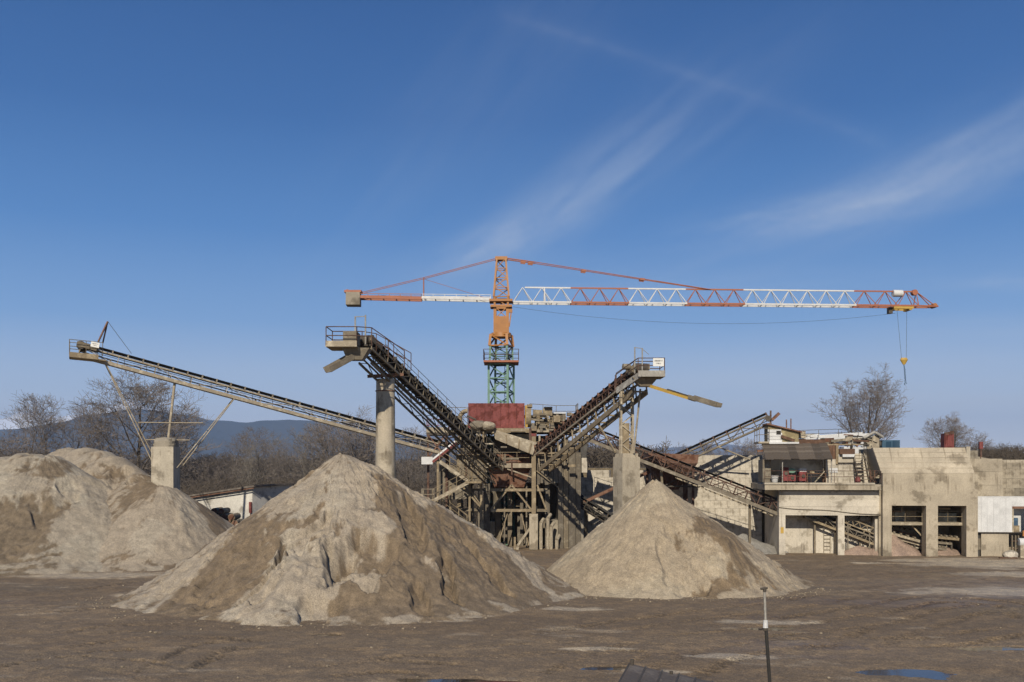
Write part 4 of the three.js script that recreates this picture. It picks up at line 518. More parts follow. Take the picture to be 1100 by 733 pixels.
// ---------------------------------------------------------------- the screening plant
const PD = 95, pk = PD / FOC, pX = px => (px - 550) * pk, pY = py => EYE + (HOR - py) * pk;
const bxp = (b, x0, x1, y0, y1, z0, z1) => b.box(pX(x0), pX(x1), pY(y1), pY(y0), -PD + z0, -PD + z1);   // front face offsets z in metres
const P = (px, py, z = 0) => V(pX(px), pY(py), -PD + z);
{
  const T = thing('screening_plant', V(0.5, 0, -98), 'cluttered dusty gravel screening plant with a red panelled box on top', 'industrial plant');
  const one = (name, m, x0, x1, y0, y1, z0, z1, par = T) => bxp(new B(), x0, x1, y0, y1, z0, z1).build(name, m, par);
  const g0 = pY(590) < 0 ? 590 : 590, bot = 590.1;
  // main columns
  for (const [x0, x1, z, m] of [[519, 526, -1.2, M.bin], [519, 526, -6, M.bin], [531.5, 537.5, -2.6, M.steelDusty], [545, 550, -2.8, M.steelDusty], [556, 561, -5.5, M.bin], [586, 591, -1, M.bin], [583, 589, -6, M.bin], [490, 494, -1.8, M.dust], [490, 494, -6, M.bin]]) one('column', m, x0, x1, 520, bot, z - .45, z);
  const fc = one('column', M.dust, 571, 575.5, 466, 552, .15, .6); one('column_base', M.concTan, 568.5, 577.5, 552, bot, 0, .75, fc); one('clamp_band', M.red, 570.7, 575.8, 466, 469, .14, .62, fc);
  // decks and beams
  one('deck', M.dust, 522, 574, 500.5, 503, -6.5, .1); one('deck_fascia', M.dustPale, 522, 571, 498, 502.8, .1, .2); new B().rail([P(524, 498, .1), P(571, 498, .1)], 1.05, .03, 1.3).build('deck_rail', M.dust, T);
  one('deck', M.steelDusty, 481, 622, 461.5, 464.5, -7, -.4); one('deck_fascia', M.dust, 500, 571, 460, 465, -.4, -.25);
  for (const y of [[525, 528], [547, 550]]) { one('beam', M.dust, 527, 571, y[0], y[1], -.1, .15); one('beam', M.steelDusty, 494, 519, y[0], y[1], -1.5, -1.3); one('beam', M.steelDusty, 575.5, 588, y[0], y[1], -.2, 0); }
  for (const [a, b] of [[[549.5, 521], [527, 548]], [[549.5, 521], [571, 548]], [[577, 521], [587, 548]], [[496, 522], [519, 548]]]) new B().bar(P(...a, .02), P(...b, .02), .16, .16, V(0, 0, 1)).build('cross_brace', M.dust, T);
  new B().bar(P(556, 586, .3), P(571, 565, .5), .22, .22).bar(P(556, 587, .3), P(556, 592, .3), .26, .26, V(0, 0, 1)).build('ground_brace', M.dustPale, T); new B().bar(P(553, 577, .2), P(553, 590, .2), .2, .2, V(0, 0, 1)).build('stub_post', M.dust, T);
  // rusty discharge boxes under the deck, grey cladding to the side
  one('bin_wall', M.rust, 524, 570, 488, 498, -4.5, -1.4); one('bin_window', M.black, 541, 547, 491, 495.5, -1.42, -1.37); one('bin_wall', M.dustGrey, 490, 523, 489, 518, -4, -.9); for (let i = 0; i < 5; i++) one('stiffener', M.dust, 491 + i * 7.2, 492.3 + i * 7.2, 489, 518, -.9, -.78);
  new B().solid([P(531, 524, -4), P(563, 524, -4), P(563, 524, -1), P(531, 524, -1)].reverse(), [P(524, 503.2, -4.5), P(570, 503.2, -4.5), P(570, 503.2, -.5), P(524, 503.2, -.5)].reverse()).build('discharge_hopper', M.rust, T); new B().bar(P(545, 504, .1), P(571, 513, .1), .14, .12).build('pipe_run', M.dustPale, T);
  one('back_cladding', M.dustGrey, 497, 600, 466, 500, -7.2, -6.9); one('back_cladding', M.dustGrey, 525, 622, 520, bot, -7.2, -6.9);
  // clad bins in front to the right
  const R = rng(9); let x = 577; while (x < 600) { const w = 3.2 + R() * 2.2; one('bin_panel', R() > .5 ? M.bin : vary(M.bin, [1.25])[0], x, x + w - .5, 487 + R() * 3, 519 + R() * 2, -3, -.25 + R() * .14); x += w; }
  one('bin_body', M.dustGrey, 577, 600, 489, 519, -5.8, -3);
  for (const [x0, x1, y0, m] of [[600, 605.5, 482, M.bin], [606, 611, 470, M.steelDusty], [611.5, 619, 474, M.bin], [619.5, 625, 486, M.bin]]) one('tower_panel', m, x0, x1, y0, bot, -5.5, -.6 - (x0 - 600) * .03); one('tower_panel', M.slate, 625, 632, 470, 492, -4.5, -1.5); one('tower_panel', M.concPale, 626, 632, 492, 508, -4.4, -1.45); one('tower_base', M.concWorn, 588, 628, 560, bot, -6, -1.4);
  for (const [x0, h] of [[581, 562], [588.5, 557], [592, 566], [598, 580]]) { const b = new B(); b.tube(P(x0, bot, .25), P(x0, h, .25), .17, 10).tube(P(x0, h, .25), P(x0 + 3, h - 4, -.3), .17, 10).build('stand_pipe', M.dustPale, T); }
  // top: red box of ribbed panels
  const rb = one('red_screen_box', M.red, 503.2, 562.8, 434, 460.5, -6, -.62); for (let i = 0; i < 7; i++) { const a = 503 + i * 8.6; one('red_panel', vary(M.red, [.85, 1, 1.12, .95])[(R() * 4) | 0], a, a + 8.4, 433, 460.3, -.62, -.55 + R() * .03, rb); } for (let i = 0; i <= 7; i++) one('panel_rib', M.red, 502.7 + i * 8.6, 503.3 + i * 8.6, 433, 461, -.6, -.42, rb);
  const fw = new THREE.CylinderGeometry(1.05, 1.05, .5, 26); fw.rotateZ(Math.PI / 2); const fp = P(568, 447, -1.6); fw.translate(fp.x, fp.y, fp.z); const wheel = new B().add(fw).build('flywheel', M.dust, T); new B().tube(V(fp.x - .5, fp.y, fp.z), V(fp.x + 1.1, fp.y, fp.z), .16, 10).build('axle', M.steel, wheel); one('wheel_guard', M.yellow, 564, 567, 435, 459, -1.5, -.9); one('wheel_guard', M.dust, 566, 572, 434, 437, -2.4, -.8);
  for (const [a, b, c, d, z, m, nm] of [[573, 583, 440, 450, -1, M.dust, 'motor_housing'], [576, 586, 452, 461, -.7, M.dustGrey, 'pump_block'], [584, 594, 438, 446, -1.4, M.dust, 'motor_housing'], [586, 590, 446, 461, -1, M.dustPale, 'post'], [578, 580, 450, 461, -.5, M.dust, 'post'], [592, 608, 443, 461, -2, M.steelDusty, 'control_cabin'], [606.5, 609, 443, 466, -1.9, M.dust, 'post'], [594, 606, 455, 461, -.9, M.black, 'screen_frame'], [598, 602, 447, 453, -1.98, M.paleBlue, 'cabin_window'], [610, 616, 450, 461, -1.6, M.dustGrey, 'gearbox'], [570, 576, 455, 461, -.6, M.black, 'motor']]) one(nm, m, a, b, c, d, z - 1.3, z);
  one('cabin_roof', M.white, 594, 609, 442, 443.5, -3.6, -1.8); one('roof_plate', M.black, 585, 594, 436.5, 437.5, -3, -1); for (let i = 0; i < 7; i++) new B().tube(P(574 + i * 4.5 + R() * 2, 461, -.5 - R()), P(576 + i * 4.6, 446 + R() * 6, -.6 - R()), .07 + R() * .06, 6).build('pipe_run', R() > .5 ? M.dust : M.steelDusty, T);
  for (let i = 0; i < 9; i++) new B().bar(P(573 + R() * 40, 449 + R() * 12, -.4 - R() * .6), P(573 + R() * 42, 449 + R() * 12, -.4 - R() * .6), .1, .12).build('conduit', [M.dust, M.steel, M.rustDark][i % 3], T);
  new B().rail([P(570, 444, -5), P(600, 446, -5), P(622, 446, -5), P(622, 446, -1.5)], 1.2, .028, 1.4).build('roof_rail', M.steelDusty, T); new B().rail([P(502, 460, -.6), P(481, 460, -.6), P(481, 460, -6.5)], 2.0, .028, 1.5).build('roof_rail', M.steelDusty, T);
  const el = new THREE.TorusGeometry(.75, .22, 10, 16, Math.PI / 2); el.rotateZ(Math.PI / 2); const ep = P(501.5, 449, -1.6); el.translate(ep.x, ep.y, ep.z); const pipe = new B().add(el).tube(V(ep.x - .75, ep.y, ep.z), V(ep.x - .75, ep.y - 1, ep.z), .24, 12).build('elbow_pipe', M.dust, T); one('pipe_support', M.dust, 492, 503, 456, 459.5, -2.2, -.7);
  // side walkway with pale sheet siding
  one('walkway_deck', M.steel, 457, 482, 464.5, 467.5, -3.5, -.9); one('siding', M.dustPale, 457, 481, 459, 464.5, -.92, -.85); new B().rail([P(482, 464, -.9), P(457.5, 464, -.9), P(457.5, 464, -3.4)], 1.25, .028, 1.2).build('walkway_rail', M.red, T); for (const [a, b] of [[459, 478], [478, 459]]) new B().bar(P(a, 467, -1), P(b, 492, -1), .12, .12, V(0, 0, 1)).build('cross_brace', M.rust, T);
  for (const px of [459, 479]) new B().bar(P(px, 466, -1), P(px, bot, -1), .22, .22, V(0, 0, 1)).build('post', M.rustDark, T);
  // big pale transfer chute
  new B().solid([P(532, 472, -.2), P(572, 489, .9), P(572, 489, -.6), P(532, 472, -1.8)].reverse(), [P(528, 460.5, -.2), P(577, 476, .9), P(577, 476, -.6), P(528, 460.5, -1.8)].reverse()).build('transfer_chute', M.dustPale, T); for (const t of [.3, .62, .9]) new B().bar(V().lerpVectors(P(530, 463, -.13), P(575, 478, .96), t), V().lerpVectors(P(532.5, 471.5, -.13), P(572, 488.5, .96), t), .12, .1, V(0, 0, 1)).build('chute_rib', M.dust, T);
  const lump = (px, py, z, r, m, nm, s) => { const g = new THREE.IcosahedronGeometry(r, 2), p = g.attributes.position, v = V(), c = P(px, py, z); for (let i = 0; i < p.count; i++) { v.fromBufferAttribute(p, i); v.multiplyScalar(1 + .3 * fbm(v.x * 2 + s, v.y * 2 + v.z, s, 3)); p.setXYZ(i, c.x + v.x * 1.2, c.y + v.y * .75, c.z + v.z); } g.computeVertexNormals(); return new B().add(g).build(nm, m, T); }; lump(513, 457, .1, .65, M.dustGrey, 'motor_cover', 3); lump(524, 458, .3, .55, M.dustPale, 'tarpaulin', 5);
  for (let i = 0; i < 22; i++) { const a = 500 + R() * 28, b = 466 + R() * 34; new B().bar(P(a, b, -.6 + R()), P(a + (R() - .5) * 16, b + (R() - .3) * 14, -.6 + R()), .1 + R() * .1, .12).build('machine_strut', [M.steel, M.steelDusty, M.dust, M.black][i % 4], T); }
  { const Q = rng(404), ms = [M.dust, M.dustPale, M.steelDusty, M.dustGrey, M.rustDark, M.steel];
    for (let i = 0; i < 46; i++) { const px = 482 + Q() * 136, py = 440 + Q() * 62, z = -.1 + Q() * .7, l = 4 + Q() * 16, k = Q(), o = k < .4 ? [l, 0] : k < .75 ? [0, l * .8] : [l * .8, (Q() - .5) * l]; if (px > 503 && px < 563 && py < 462) continue; const r = .05 + Q() * .06, p = P(px, py, z), q = P(px + o[0], py + o[1], z); if (Q() > .5) new B().tube(p, q, r, 6).build('pipe_run', ms[(Q() * 6) | 0], T); else new B().bar(p, q, r * 1.8, r * 2.2).build('brace', ms[(Q() * 6) | 0], T); }
    for (let i = 0; i < 24; i++) { const px = i < 14 ? 570 + Q() * 44 : 486 + Q() * 34, py = i < 14 ? 442 + Q() * 18 : 462 + Q() * 26, w = 2 + Q() * 5, h = 2 + Q() * 5; one(Q() > .5 ? 'gear_case' : 'motor', ms[(Q() * 4) | 0], px, px + w, py, py + h, -1.2, -.3 + Q() * .8); }
    new B().rail([P(576, 461, .1), P(620, 461, .1), P(621, 461, -1.5)], 1.1, .026, 1.2).rail([P(576, 486, .5), P(601, 486, .5)], 1.0, .026, 1.1).rail([P(486, 488, -.3), P(521, 488, -.3)], 1.0, .026, 1.1).rail([P(494, 519, .0), P(521, 519, .0)], 1.0, .026, 1.1).build('walk_rail', M.dust, T); one('deck', M.dust, 575.6, 603, 486, 488, -1.5, .6); one('deck', M.dust, 486, 522, 488, 489, -1, -.2); one('deck_fascia', M.dustPale, 576, 622, 461.5, 464.5, -.4, .15); one('pale_panel', M.dustPale, 532, 569, 466, 473, -1.6, -1.4); one('pale_panel', M.dustPale, 556, 571, 478, 486, -1.0, -.8);
    for (const [x0, y0, x1, y1] of [[575, 505, 600, 524], [500, 520, 519, 546], [545, 552, 535, 586], [560, 552, 568, 586]]) new B().bar(P(x0, y0, .1), P(x1, y1, .1), .1, .1, V(0, 0, 1)).build('cross_brace', M.dust, T); for (const px of [507, 513, 541, 565]) one('hanger_post', M.dustGrey, px, px + 1.6, 520, 589.9, -1.6, -1.4); }
  // sloping roof over the drive, white edge
  new B().quad(P(464.5, 494, .3), P(489.5, 474, .3), P(492.5, 476.5, -1.5), P(467.5, 497, -1.5), .16).build('sloping_roof', M.white, T); new B().bar(P(465, 496.5, .32), P(490, 476.5, .32), .08, .22).build('roof_edge', M.red, T); one('notice_board', M.white, 453, 465, 491, 499, .28, .33);
  one('screen_drive', M.steel, 494, 520, 470, 488, -3, -.8); one('feed_box', M.bin, 530, 571, 466, 487, -5, -2);
  // dark equipment inside
  for (let i = 0; i < 26; i++) { const a = 497 + R() * 88, b = 530 + R() * 52, w = 3 + R() * 7, h = 3 + R() * 9; one('inner_machine', [M.steel, M.bin, M.steelDusty, M.dustGrey, M.black][(R() * 5) | 0], a, a + w, b, Math.min(589, b + h), -6 + R() * 1, -4.6 + R() * 1.2); }
  for (const [a, z] of [[527.5, -3], [559, -3.4], [579, -3], [503, -3]]) one('inner_column', M.bin, a, a + 3.5, 520, bot, z - .5, z); one('water_tank', M.dustPale, 526, 531, 562, 578, -3.4, -2.4);
}
{ // stairs, three flights zig-zagging down the side
  const T = thing('steel_staircase', V(pX(480), 0, -PD + .8), 'zigzag steel staircase with pale stringers at the side of the plant', 'staircase');
  const flight = (a, b, wz = .9) => { const n = Math.max(3, Math.round(Math.abs(b.y - a.y) / .2)); for (const z of [0, -wz]) new B().bar(a.clone().add(V(0, 0, z)), b.clone().add(V(0, 0, z)), .08, .32).build('stringer', M.dustPale, T); const t = new B(); for (let i = 1; i < n; i++) { const p = V().lerpVectors(a, b, i / n); t.box(p.x - .13, p.x + .13, p.y - .02, p.y + .03, p.z - wz, p.z); } tag(t.build('treads', M.dust, T), null, null, null, 'stuff'); for (const z of [0, -wz]) new B().rail([a.clone().add(V(0, .1, z)), b.clone().add(V(0, .1, z))], 1.0, .026, 1.2).build('stair_rail', M.dust, T); };
  flight(P(473, 496, .9), P(504, 517.5, .9)); flight(P(504, 518, 1.9), P(466, 538, 1.9)); flight(P(475, 545, .9), P(502, 566, .9)); flight(P(504, 567, 1.9), P(478, 588, 1.9));
  bxp(new B(), 501, 519, 517, 519, -.2, 2).build('landing', M.dust, T); bxp(new B(), 454, 468, 536.5, 538.5, -.1, 2).build('landing', M.dust, T); bxp(new B(), 500, 512, 566, 568, -.2, 2).build('landing', M.dust, T); new B().rail([P(468, 537, 1.95), P(455, 537, 1.95), P(455, 537, 0)], 1.05, .03, 1.1).build('stair_rail', M.dustPale, T); new B().rail([P(504, 517, 1.95), P(519, 517, 1.95), P(519, 517, 0)], 1.05, .03, 1.1).build('stair_rail', M.dust, T);
  for (const [px, y] of [[470.5, 496], [504.5, 518], [456, 538], [517, 518], [484, 520]]) bxp(new B(), px - 1.1, px + 1.1, y, 590, .1, .3).build('post', M.dust, T);
  bxp(new B(), 471, 503, 500, 537, -1.4, -1.2).build('back_panel', M.dustGrey, T);
}

// ---------------------------------------------------------------- the concrete hall with the open bays and the shed on its roof terrace
const HT = -5 * sr, HP = V(23.95, 0, -89), hk2 = .0827, hx = px => (px - 838) * .0804, hy = py => EYE + (HOR - py) * hk2;
const hb = (b, x0, x1, y0, y1, z0, z1) => b.box(hx(x0), hx(x1), hy(y1), hy(y0), z0, z1);
const H3 = (px, py, z = 0) => V(hx(px), hy(py), z);
{
  const T = thing('concrete_hall', HP, 'pale concrete hall with two open bays and a railed terrace on top', 'building', null, HT);
  const one = (n, m, x0, x1, y0, y1, z0, z1, par = T) => hb(new B(), x0, x1, y0, y1, z0, z1).build(n, m, par);
  const gy = 597.5;
  one('column', M.concPale, 837, 844, 554, gy, -.5, .02); one('column', M.concPale, 901, 908, 554, gy, -.5, .02); one('column', M.concTan, 945.2, 947.4, 527, gy, -.5, -.1);
  one('upper_wall', M.concPale, 837, 945.3, 528, 554, -.45, 0); for (let i = 0; i < 3; i++) one('board_course', vary(M.concPale, [.96, 1.03, 1])[i], 838, 944.8, 529 + i * 8, 536.5 + i * 8, 0, .015 + .012 * (i % 2));
  const dr = []; for (let i = 0; i <= 10; i++) dr.push(V(hx(837 + i * 11), hy(545.5 + i * .75 + .6 * Math.sin(i)), .07)); new B().path(dr, .035, 6).build('drain_pipe', M.dustGrey, T);
  one('terrace_slab', M.concTan, 820, 945, 520.5, 526.5, -7.5, .75); one('slab_edge', M.conc, 819.5, 938, 518.7, 520.6, -.1, .85);
  one('back_wall', M.concPale, 838, 945, 527, gy, -2.3, -2.0); one('side_wall', M.concPale, 837.2, 840.5, 527, gy, -7.8, -.5); one('side_wall', M.concPale, 942.5, 945.5, 527, gy, -7.8, -.5);
  one('wall_sign', M.yellow, 838.7, 842, 567, 573.5, .02, .05);
  // steel ladder on the back wall
  const ld = new B(); for (const x of [891, 898]) ld.bar(H3(x, 575, -1.95), H3(x, 596, -1.95), .05, .05, V(0, 0, 1)); for (let y = 577; y < 596; y += 4) ld.bar(H3(891, y, -1.95), H3(898, y, -1.95), .04, .04); tag(ld.build('wall_ladder', M.steelDusty, T), null, null, null, 'stuff');
  new B().rail([H3(820, 518.7, .72), H3(945, 518.7, .72)], 1.05, .024, 1.9).build('terrace_rail', M.rustDark, T);
  // terrace back walls
  one('terrace_wall', M.concPale, 829, 893, 488, 520, -3.2, -3.0); blockWall(T, V(hx(893), hy(520), -1.9), V(1, 0, 0), hx(926) - hx(893), 2.2, 1.1, .55, .2, vary(M.concPale, [.9, 1, 1.05]), 21); one('terrace_wall', M.concPale, 926, 945, 487, 520, -3.4, -3.2); one('terrace_wall', M.brown, 893, 904, 478, 499, -2.2, -2.0); one('door_post', M.dust, 891.5, 893.3, 478, 520, -2.1, -1.8); one('door_post', M.dust, 904, 907, 478, 499, -2.1, -1.8); for (let i = 0; i < 3; i++) one('plank', vary(M.brown, [.8, 1, 1.3])[i], 893.6 + i * 3.5, 896.8 + i * 3.5, 478.5, 499, -2.0, -1.95 + i * .01);
  one('lintel_box', M.brown, 907, 924, 482, 488, -2.1, -1.5); one('lamp_cover', M.white, 910, 923, 488, 491, -1.6, -1.3); one('ledge', M.conc, 906, 925, 491, 497, -2.1, -1.6); one('wall_panel', M.white, 897, 906, 503, 508, -1.9, -1.82);
  one('side_screen', M.dustGrey, 820, 829, 494, 518.5, -2.9, -.4);
  for (const px of [840, 893]) new B().tube(H3(px, 520, .35), H3(px, 491, .35), .055, 8).build('canopy_post', M.galv, T);
  // sloping tin canopy, sheet by sheet
  const c0 = H3(821, 493.5, .75), uy = V(0, hy(476) - hy(493.5), -2.3), len = uy.length(); uy.normalize(); sheets(T, 'tin_sheet', c0, V(1, 0, 0), uy, 8, (hx(893.5) - hx(821)) / 8, +len.toFixed(2), vary(M.roofTin, [.85, 1, 1.15, 1.3]), { seed: 6, ribs: 6, amp: .035, jit: .1 });
  one('canopy_purlin', M.steelDusty, 821, 893, 492.5, 494, .45, .6); one('canopy_frame', M.steel, 822, 892, 477, 479, -1.9, -1.6);
}
{ // lean-to hut and boards above the canopy
  const T = thing('roof_hut', HP, 'small yellowish hut of boards with a sloping roof above the tin canopy', 'hut', null, HT); const one = (n, m, x0, x1, y0, y1, z0, z1) => hb(new B(), x0, x1, y0, y1, z0, z1).build(n, m, T);
  new B().solid([H3(829, 476, -1.9), H3(863, 476, -1.9), H3(863, 476, -4), H3(829, 476, -4)], [H3(829, 455.5, -1.9), H3(863, 464, -1.9), H3(863, 464, -4), H3(829, 455.5, -4)]).build('wall', mat([.42, .37, .22]), T); new B().quad(H3(827, 454.2, -1.6), H3(866, 463.5, -1.6), H3(866, 463.5, -4.2), H3(827, 454.2, -4.2), .12).build('roof', M.rust, T);
  for (let i = 0; i < 4; i++) one('white_board', vary(M.white, [.9, 1, .95, 1.05])[i], 828.5, 843.5 + (i % 2), 460.5 + i * 3.8, 464 + i * 3.8, -1.88, -1.8); one('window', M.black, 838, 843, 462, 466, -1.79, -1.75); one('white_ledge', M.white, 829, 862, 474.5, 476.5, -1.9, -1.3); one('box', M.dustPale, 863, 872, 462, 470, -3.6, -2.4); one('platform', M.brown, 862, 893, 471.5, 477, -3.8, -1.95); one('support_wall', M.concTan, 829, 893, 477, 490, -4.1, -3.3); new B().bar(H3(843, 468, -1.7), H3(858, 473, -1.7), .12, .25).build('plank', M.brown, T); new B().bar(H3(815, 484.5, -1), H3(828, 483.5, -1), .3, .2).build('gantry_beam', M.rust, T);
  for (const [px, t] of [[852, 449], [857, 448]]) new B().tube(H3(px, 471, -3), H3(px, t, -3), .06, 6).build('vent_pipe', M.rust, T); new B().rail([H3(829, 474, -1.3), H3(818, 474, -1.3), H3(818, 474, -4)], 1.2, .03, 1.2).build('hut_rail', M.steelDusty, T); one('side_deck', M.dustPale, 817, 829, 474, 476, -4, -1.25);
}
{ // things kept on the terrace
  const put = (name, px, z, label, cat, group) => { const p = V(hx(px), hy(518.6), z).applyAxisAngle(V(0, 1, 0), HT).add(HP); return thing(name, p, label, cat, group); };
  let T = put('bucket', 832, .2, 'white plastic tub standing on the terrace below the tin canopy', 'tub'); { const g = new THREE.LatheGeometry([[0, 0], [.26, 0], [.33, .55], [.36, .57], [.3, .57], [.24, .06], [0, .06]].map(([a, b]) => new THREE.Vector2(a, b)), 18); g.translate(T.position.x, T.position.y, T.position.z); new B().add(g).build('body', M.white, T); new B().add(new THREE.TorusGeometry(.34, .03, 6, 20).rotateX(Math.PI / 2).translate(T.position.x, T.position.y + .57, T.position.z)).build('rim', M.white, T); }
  const mach = (px, h, w, label, extra) => { const t = put('red_machine', px, -1.2, label, 'machine', 'red machines under the canopy'), p = t.position; bx(p.x - w, p.x + w, p.y + .12, p.y + h, p.z - .4, p.z + .4).build('housing', mat([.25, .05, .045], { roughness: .7, map: rustT }), t); for (const s of [-1, 1]) bx(p.x + s * w * .7 - .06, p.x + s * w * .7 + .06, p.y, p.y + .12, p.z - .35, p.z + .35).build('foot', M.steel, t); new B().tube(V(p.x, p.y + h * .6, p.z + .4), V(p.x, p.y + h * .6, p.z + .5), .16, 12).build('cap', M.steel, t); extra && extra(t, p); };
  mach(846, 1.35, .24, 'narrow red machine beside the canopy post'); mach(853, .65, .32, 'low red machine carrying a green disc', (t, p) => { const g = new THREE.CylinderGeometry(.36, .36, .14, 20); g.rotateX(Math.PI / 2); g.scale(1, .6, 1); g.translate(p.x, p.y + 1.05, p.z + .2); new B().add(g).build('green_disc', M.green, t); bx(p.x - .05, p.x + .05, p.y + .6, p.y + .9, p.z, p.z + .1).build('stalk', M.steel, t); }); mach(865, .95, .35, 'red machine with a white top under the canopy', (t, p) => bx(p.x - .3, p.x + .3, p.y + .95, p.y + 1.25, p.z - .3, p.z + .35).build('top_box', M.white, t));
  T = put('workbench', 879, -1.0, 'cluttered brown workbench in the shade below the canopy', 'bench'); { const p = T.position; bx(p.x - .9, p.x + .9, p.y + .75, p.y + .83, p.z - .4, p.z + .4).build('top', M.brown, T); for (const [i, j] of [[-1, -1], [1, -1], [1, 1], [-1, 1]]) bx(p.x + i * .82 - .05, p.x + i * .82 + .05, p.y, p.y + .75, p.z + j * .33 - .05, p.z + j * .33 + .05).build('leg', M.brown, T); bx(p.x - .5, p.x - .1, p.y + .83, p.y + 1.1, p.z - .2, p.z + .1).build('crate', M.dust, T); new B().bar(V(p.x - .2, p.y, p.z + .5), V(p.x + .7, p.y + 1.0, p.z + .45), .08, .08).build('leaning_bar', M.dustPale, T); }
  T = put('red_sack', 923, -.2, 'small red canister by the foot of the steel stair', 'canister'); { const p = T.position, g = new THREE.LatheGeometry([[0, 0], [.22, 0], [.24, .1], [.22, .4], [.08, .5], [.08, .58], [0, .58]].map(([a, b]) => new THREE.Vector2(a, b)), 14); g.translate(p.x, p.y, p.z); new B().add(g).build('body', M.red, T); new B().tube(V(p.x, p.y + .56, p.z), V(p.x, p.y + .66, p.z), .05, 8).build('valve', M.steel, T); }
  T = put('steel_stair', 930, -1.1, 'steep dark steel stair climbing from the terrace to the truck', 'staircase'); { const p = T.position; for (const s of [-.5, .5]) new B().bar(V(p.x + s, p.y, p.z + .5), V(p.x + s, p.y + 2.7, p.z - 1.0), .08, .22).build('stringer', M.steel, T); for (let i = 1; i < 10; i++) bx(p.x - .5, p.x + .5, p.y + i * .27 - .03, p.y + i * .27 + .02, p.z + .5 - i * .15 - .14, p.z + .5 - i * .15 + .14).build('tread', M.steelDusty, T); for (const s of [-.55, .55]) new B().rail([V(p.x + s, p.y, p.z + .5), V(p.x + s, p.y + 2.7, p.z - 1.0)], 1.0, .025, 1).build('stair_rail', M.steel, T); }
  T = put('scrap_frame', 940, -.6, 'tangle of rusty scrap bars at the end of the terrace', 'scrap'); { const p = T.position, R = rng(4); for (let i = 0; i < 9; i++) new B().bar(V(p.x + (R() - .5) * .8, p.y + .02, p.z + (R() - .5) * .8), V(p.x + (R() - .5) * .9, p.y + .4 + R() * .8, p.z + (R() - .5) * .8), .06, .06).build('bar', [M.steel, M.rustDark, M.rust][i % 3], T); }
}
{ // conveyor inside the bays
  const a = V(hx(868), hy(557), -1.4), b = V(hx(944), hy(586), -1.3), T = thing('belt_conveyor', HP, 'dusty conveyor sloping down inside the open bays of the hall', 'conveyor', 'belt conveyors of the gravel plant', HT); origin.set(T, V(0, 0, 0));
  const f = conveyor(T, b, a, { w: .8, h: .55, bay: .9, mChord: M.dust, mTruss: M.dustGrey, mIdler: M.steelDusty, rails: false, beam: .2 }); for (const t of [.2, .55, .85]) { const q = f.p(f.L * t, 0, 0); new B().bar(q, V(q.x, 0, q.z), .16, .16, V(0, 0, 1)).build('support_post', M.steelDusty, T); } const dp = H3(933, 558.5, -1.2); const dg = new THREE.CapsuleGeometry(.32, .5, 6, 14); dg.rotateZ(Math.PI / 2); dg.translate(dp.x, dp.y, dp.z); new B().add(dg).build('drum_motor', M.dustGrey, T); for (const s of [-.35, .5]) new B().bar(V(dp.x + s, dp.y, dp.z), V(dp.x + s, hy(554), dp.z), .08, .08, V(0, 0, 1)).build('hanger', M.dust, T);
}
